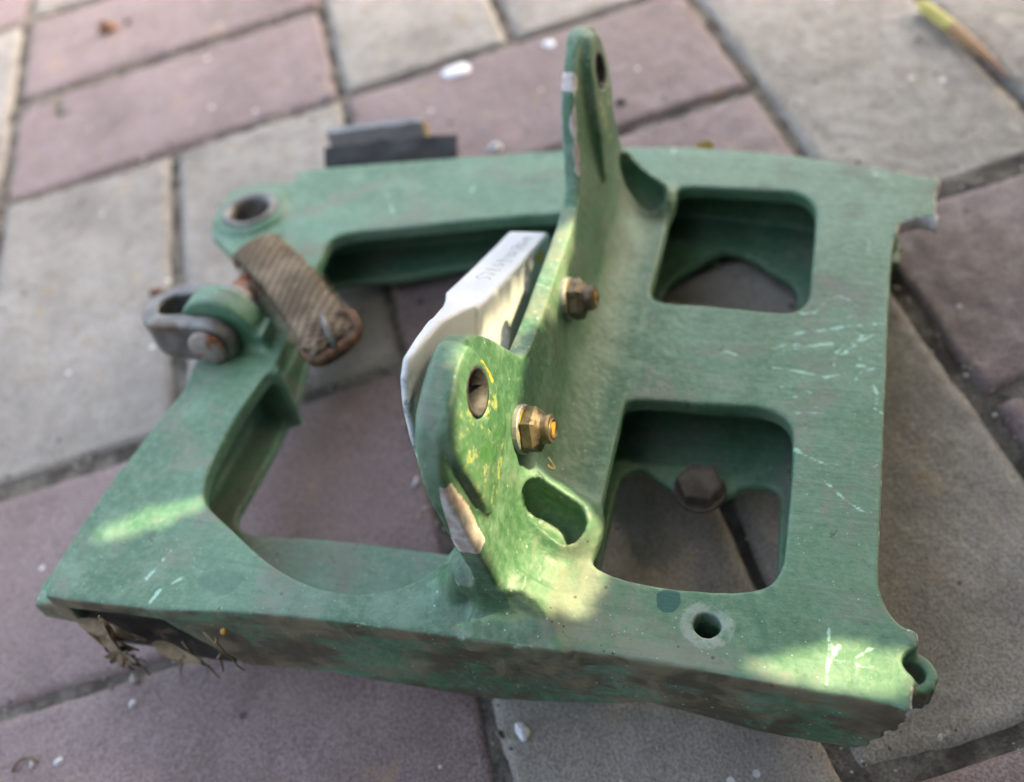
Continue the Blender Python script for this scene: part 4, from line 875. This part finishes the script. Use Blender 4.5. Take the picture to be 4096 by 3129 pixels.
# ================================================================ the leafy branch added overhead, unseen, to shade the paving around shaped sun gaps
BMAX = 540.0
def overhead():
    s = SUN; so = np.array([.56, .26, .79]); so /= np.linalg.norm(so)
    e1 = np.cross([0, 1, 0], so); e1 /= np.linalg.norm(e1); e2 = np.cross(so, e1)
    gaps = [[(float(np.dot(p, e1)), float(np.dot(p, e2))) for p in g] for g in GAPS]
    rs = random.Random(11); V = []; F = []
    def leaf(a, b, L, Wd, dist):
        ang = rs.uniform(0, 6.28); ca, sa = math.cos(ang), math.sin(ang); tx, ty = rs.uniform(-.4, .4), rs.uniform(-.4, .4); base = len(V)
        for u, wv in ((-1, .05), (-.55, .75), (0, 1), (.5, .72), (1, .04)):
            for sgn in (-1, 1):
                p = u * L / 2; q = sgn * wv * Wd / 2; x = p * ca - q * sa; y = p * sa + q * ca
                V.append((((a + x) * e1 + (b + y) * e2 + so * (dist + x * tx + y * ty)) @ BO + OO) * MM)
        for i in range(4): k = base + 2 * i; F.append((k, k + 1, k + 3, k + 2))
    A, B = [], []
    for ri, b in enumerate(np.arange(-900, BMAX, 13.0)):
        for a in np.arange(-660, 640, 15.0):
            aa = a + (7.5 if ri % 2 else 0) + rs.uniform(-3, 3); bb = b + rs.uniform(-3, 3); A.append(aa); B.append(bb)
    A = np.array(A); B = np.array(B); d = np.full(A.shape, 1e9)
    for g in gaps: d = np.minimum(d, poly_sdf(A, B, np.array(g, float)))
    for aa, bb, dd in zip(A, B, d):
        if dd > 27 and bb < 480 - .25 * (aa + 434): leaf(aa, bb, rs.uniform(38, 52), rs.uniform(24, 30), rs.uniform(560, 760))
    fa = np.arange(-205, 105, 2.4); A, B = np.meshgrid(fa, np.arange(-195, 75, 2.4)); A = A.ravel() + np.random.uniform(-.7, .7, A.size); B = B.ravel() + np.random.uniform(-.7, .7, B.size)
    d = np.full(A.shape, 1e9)
    for g in gaps: d = np.minimum(d, poly_sdf(A, B, catmull(g, 4)))
    for aa, bb, dd in zip(A, B, d):
        if 2.3 < dd < 9: leaf(aa, bb, rs.uniform(4.5, 6.5), rs.uniform(3.4, 4.6), rs.uniform(520, 560))
    A, B = [], []
    for b in np.arange(-200, 80, 4.5):
        for a in np.arange(-210, 110, 4.5): A.append(a + rs.uniform(-1, 1)); B.append(b + rs.uniform(-1, 1))
    A = np.array(A); B = np.array(B); d = np.full(A.shape, 1e9)
    for g in gaps: d = np.minimum(d, poly_sdf(A, B, np.array(g, float)))
    for aa, bb, dd in zip(A, B, d):
        if 7.5 < dd < 36: leaf(aa, bb, rs.uniform(9, 14), rs.uniform(7, 10), rs.uniform(540, 600))
    return mesh('foliage', V, F), e1, e2, so
fm, e1, e2, so = overhead()
shade_branch = tag(empty('added_shade_branch'), 'leafy green branch out of view above the paving, put in to shade it with gaps for sun', 'added_branch')
fo = link('foliage', fm, shade_branch, M['leaf']); fo['kind'] = 'stuff'
def lp(a, b, d): return ((a * e1 + b * e2 + so * d) @ BO + OO) * MM
link('limb', tube_mesh('limb', [lp(-520 + 110 * i, 300 + 40 * math.sin(i * 1.1), 790 + 12 * math.sin(i * 2)) for i in range(11)], [.016 - .0011 * i for i in range(11)], 10), shade_branch, M['bark'], True)

# ================================================================ leafy hedge added out of view to keep the light off the near side
def added_hedge():
    rs = np.random.RandomState(4); n = 9000
    c = np.c_[rs.uniform(-1.1, 1.25, n), rs.uniform(-1.20, -.90, n) - .10 * rs.uniform(0, 1, n), rs.uniform(.02, 1.10, n)]
    c[:, 1] += .06 * np.sin(c[:, 0] * 7) + .05 * np.sin(c[:, 2] * 6 + c[:, 0] * 3)
    d = rs.normal(size=(n, 3)); d /= np.linalg.norm(d, axis=1)[:, None]; u = np.cross(d, rs.normal(size=(n, 3))); u /= np.linalg.norm(u, axis=1)[:, None]
    L = rs.uniform(.030, .048, n)[:, None]; Wd = L * .5
    V = np.stack([c - d * L, c - d * L * .3 - u * Wd, c + d * L * .4 - u * Wd * .8, c + d * L, c + d * L * .4 + u * Wd * .8, c - d * L * .3 + u * Wd], 1).reshape(-1, 3)
    return mesh('foliage', V, [tuple(range(6 * i, 6 * i + 6)) for i in range(n)])
hg = tag(empty('added_hedge'), 'dense dark green hedge out of view, put in to darken the near side', 'added_hedge')
hf = link('foliage', added_hedge(), hg, M['leaf']); hf['kind'] = 'stuff'
for k in range(9):
    x = -1.0 + .26 * k
    link('stem', tube_mesh('stem', [(x, -1.06, -.05), (x + .03, -1.08, .5), (x - .02, -1.07, .8), (x + .04, -1.08, 1.02)], [.014, .011, .008, .004], 8), hg, M['bark'], True)
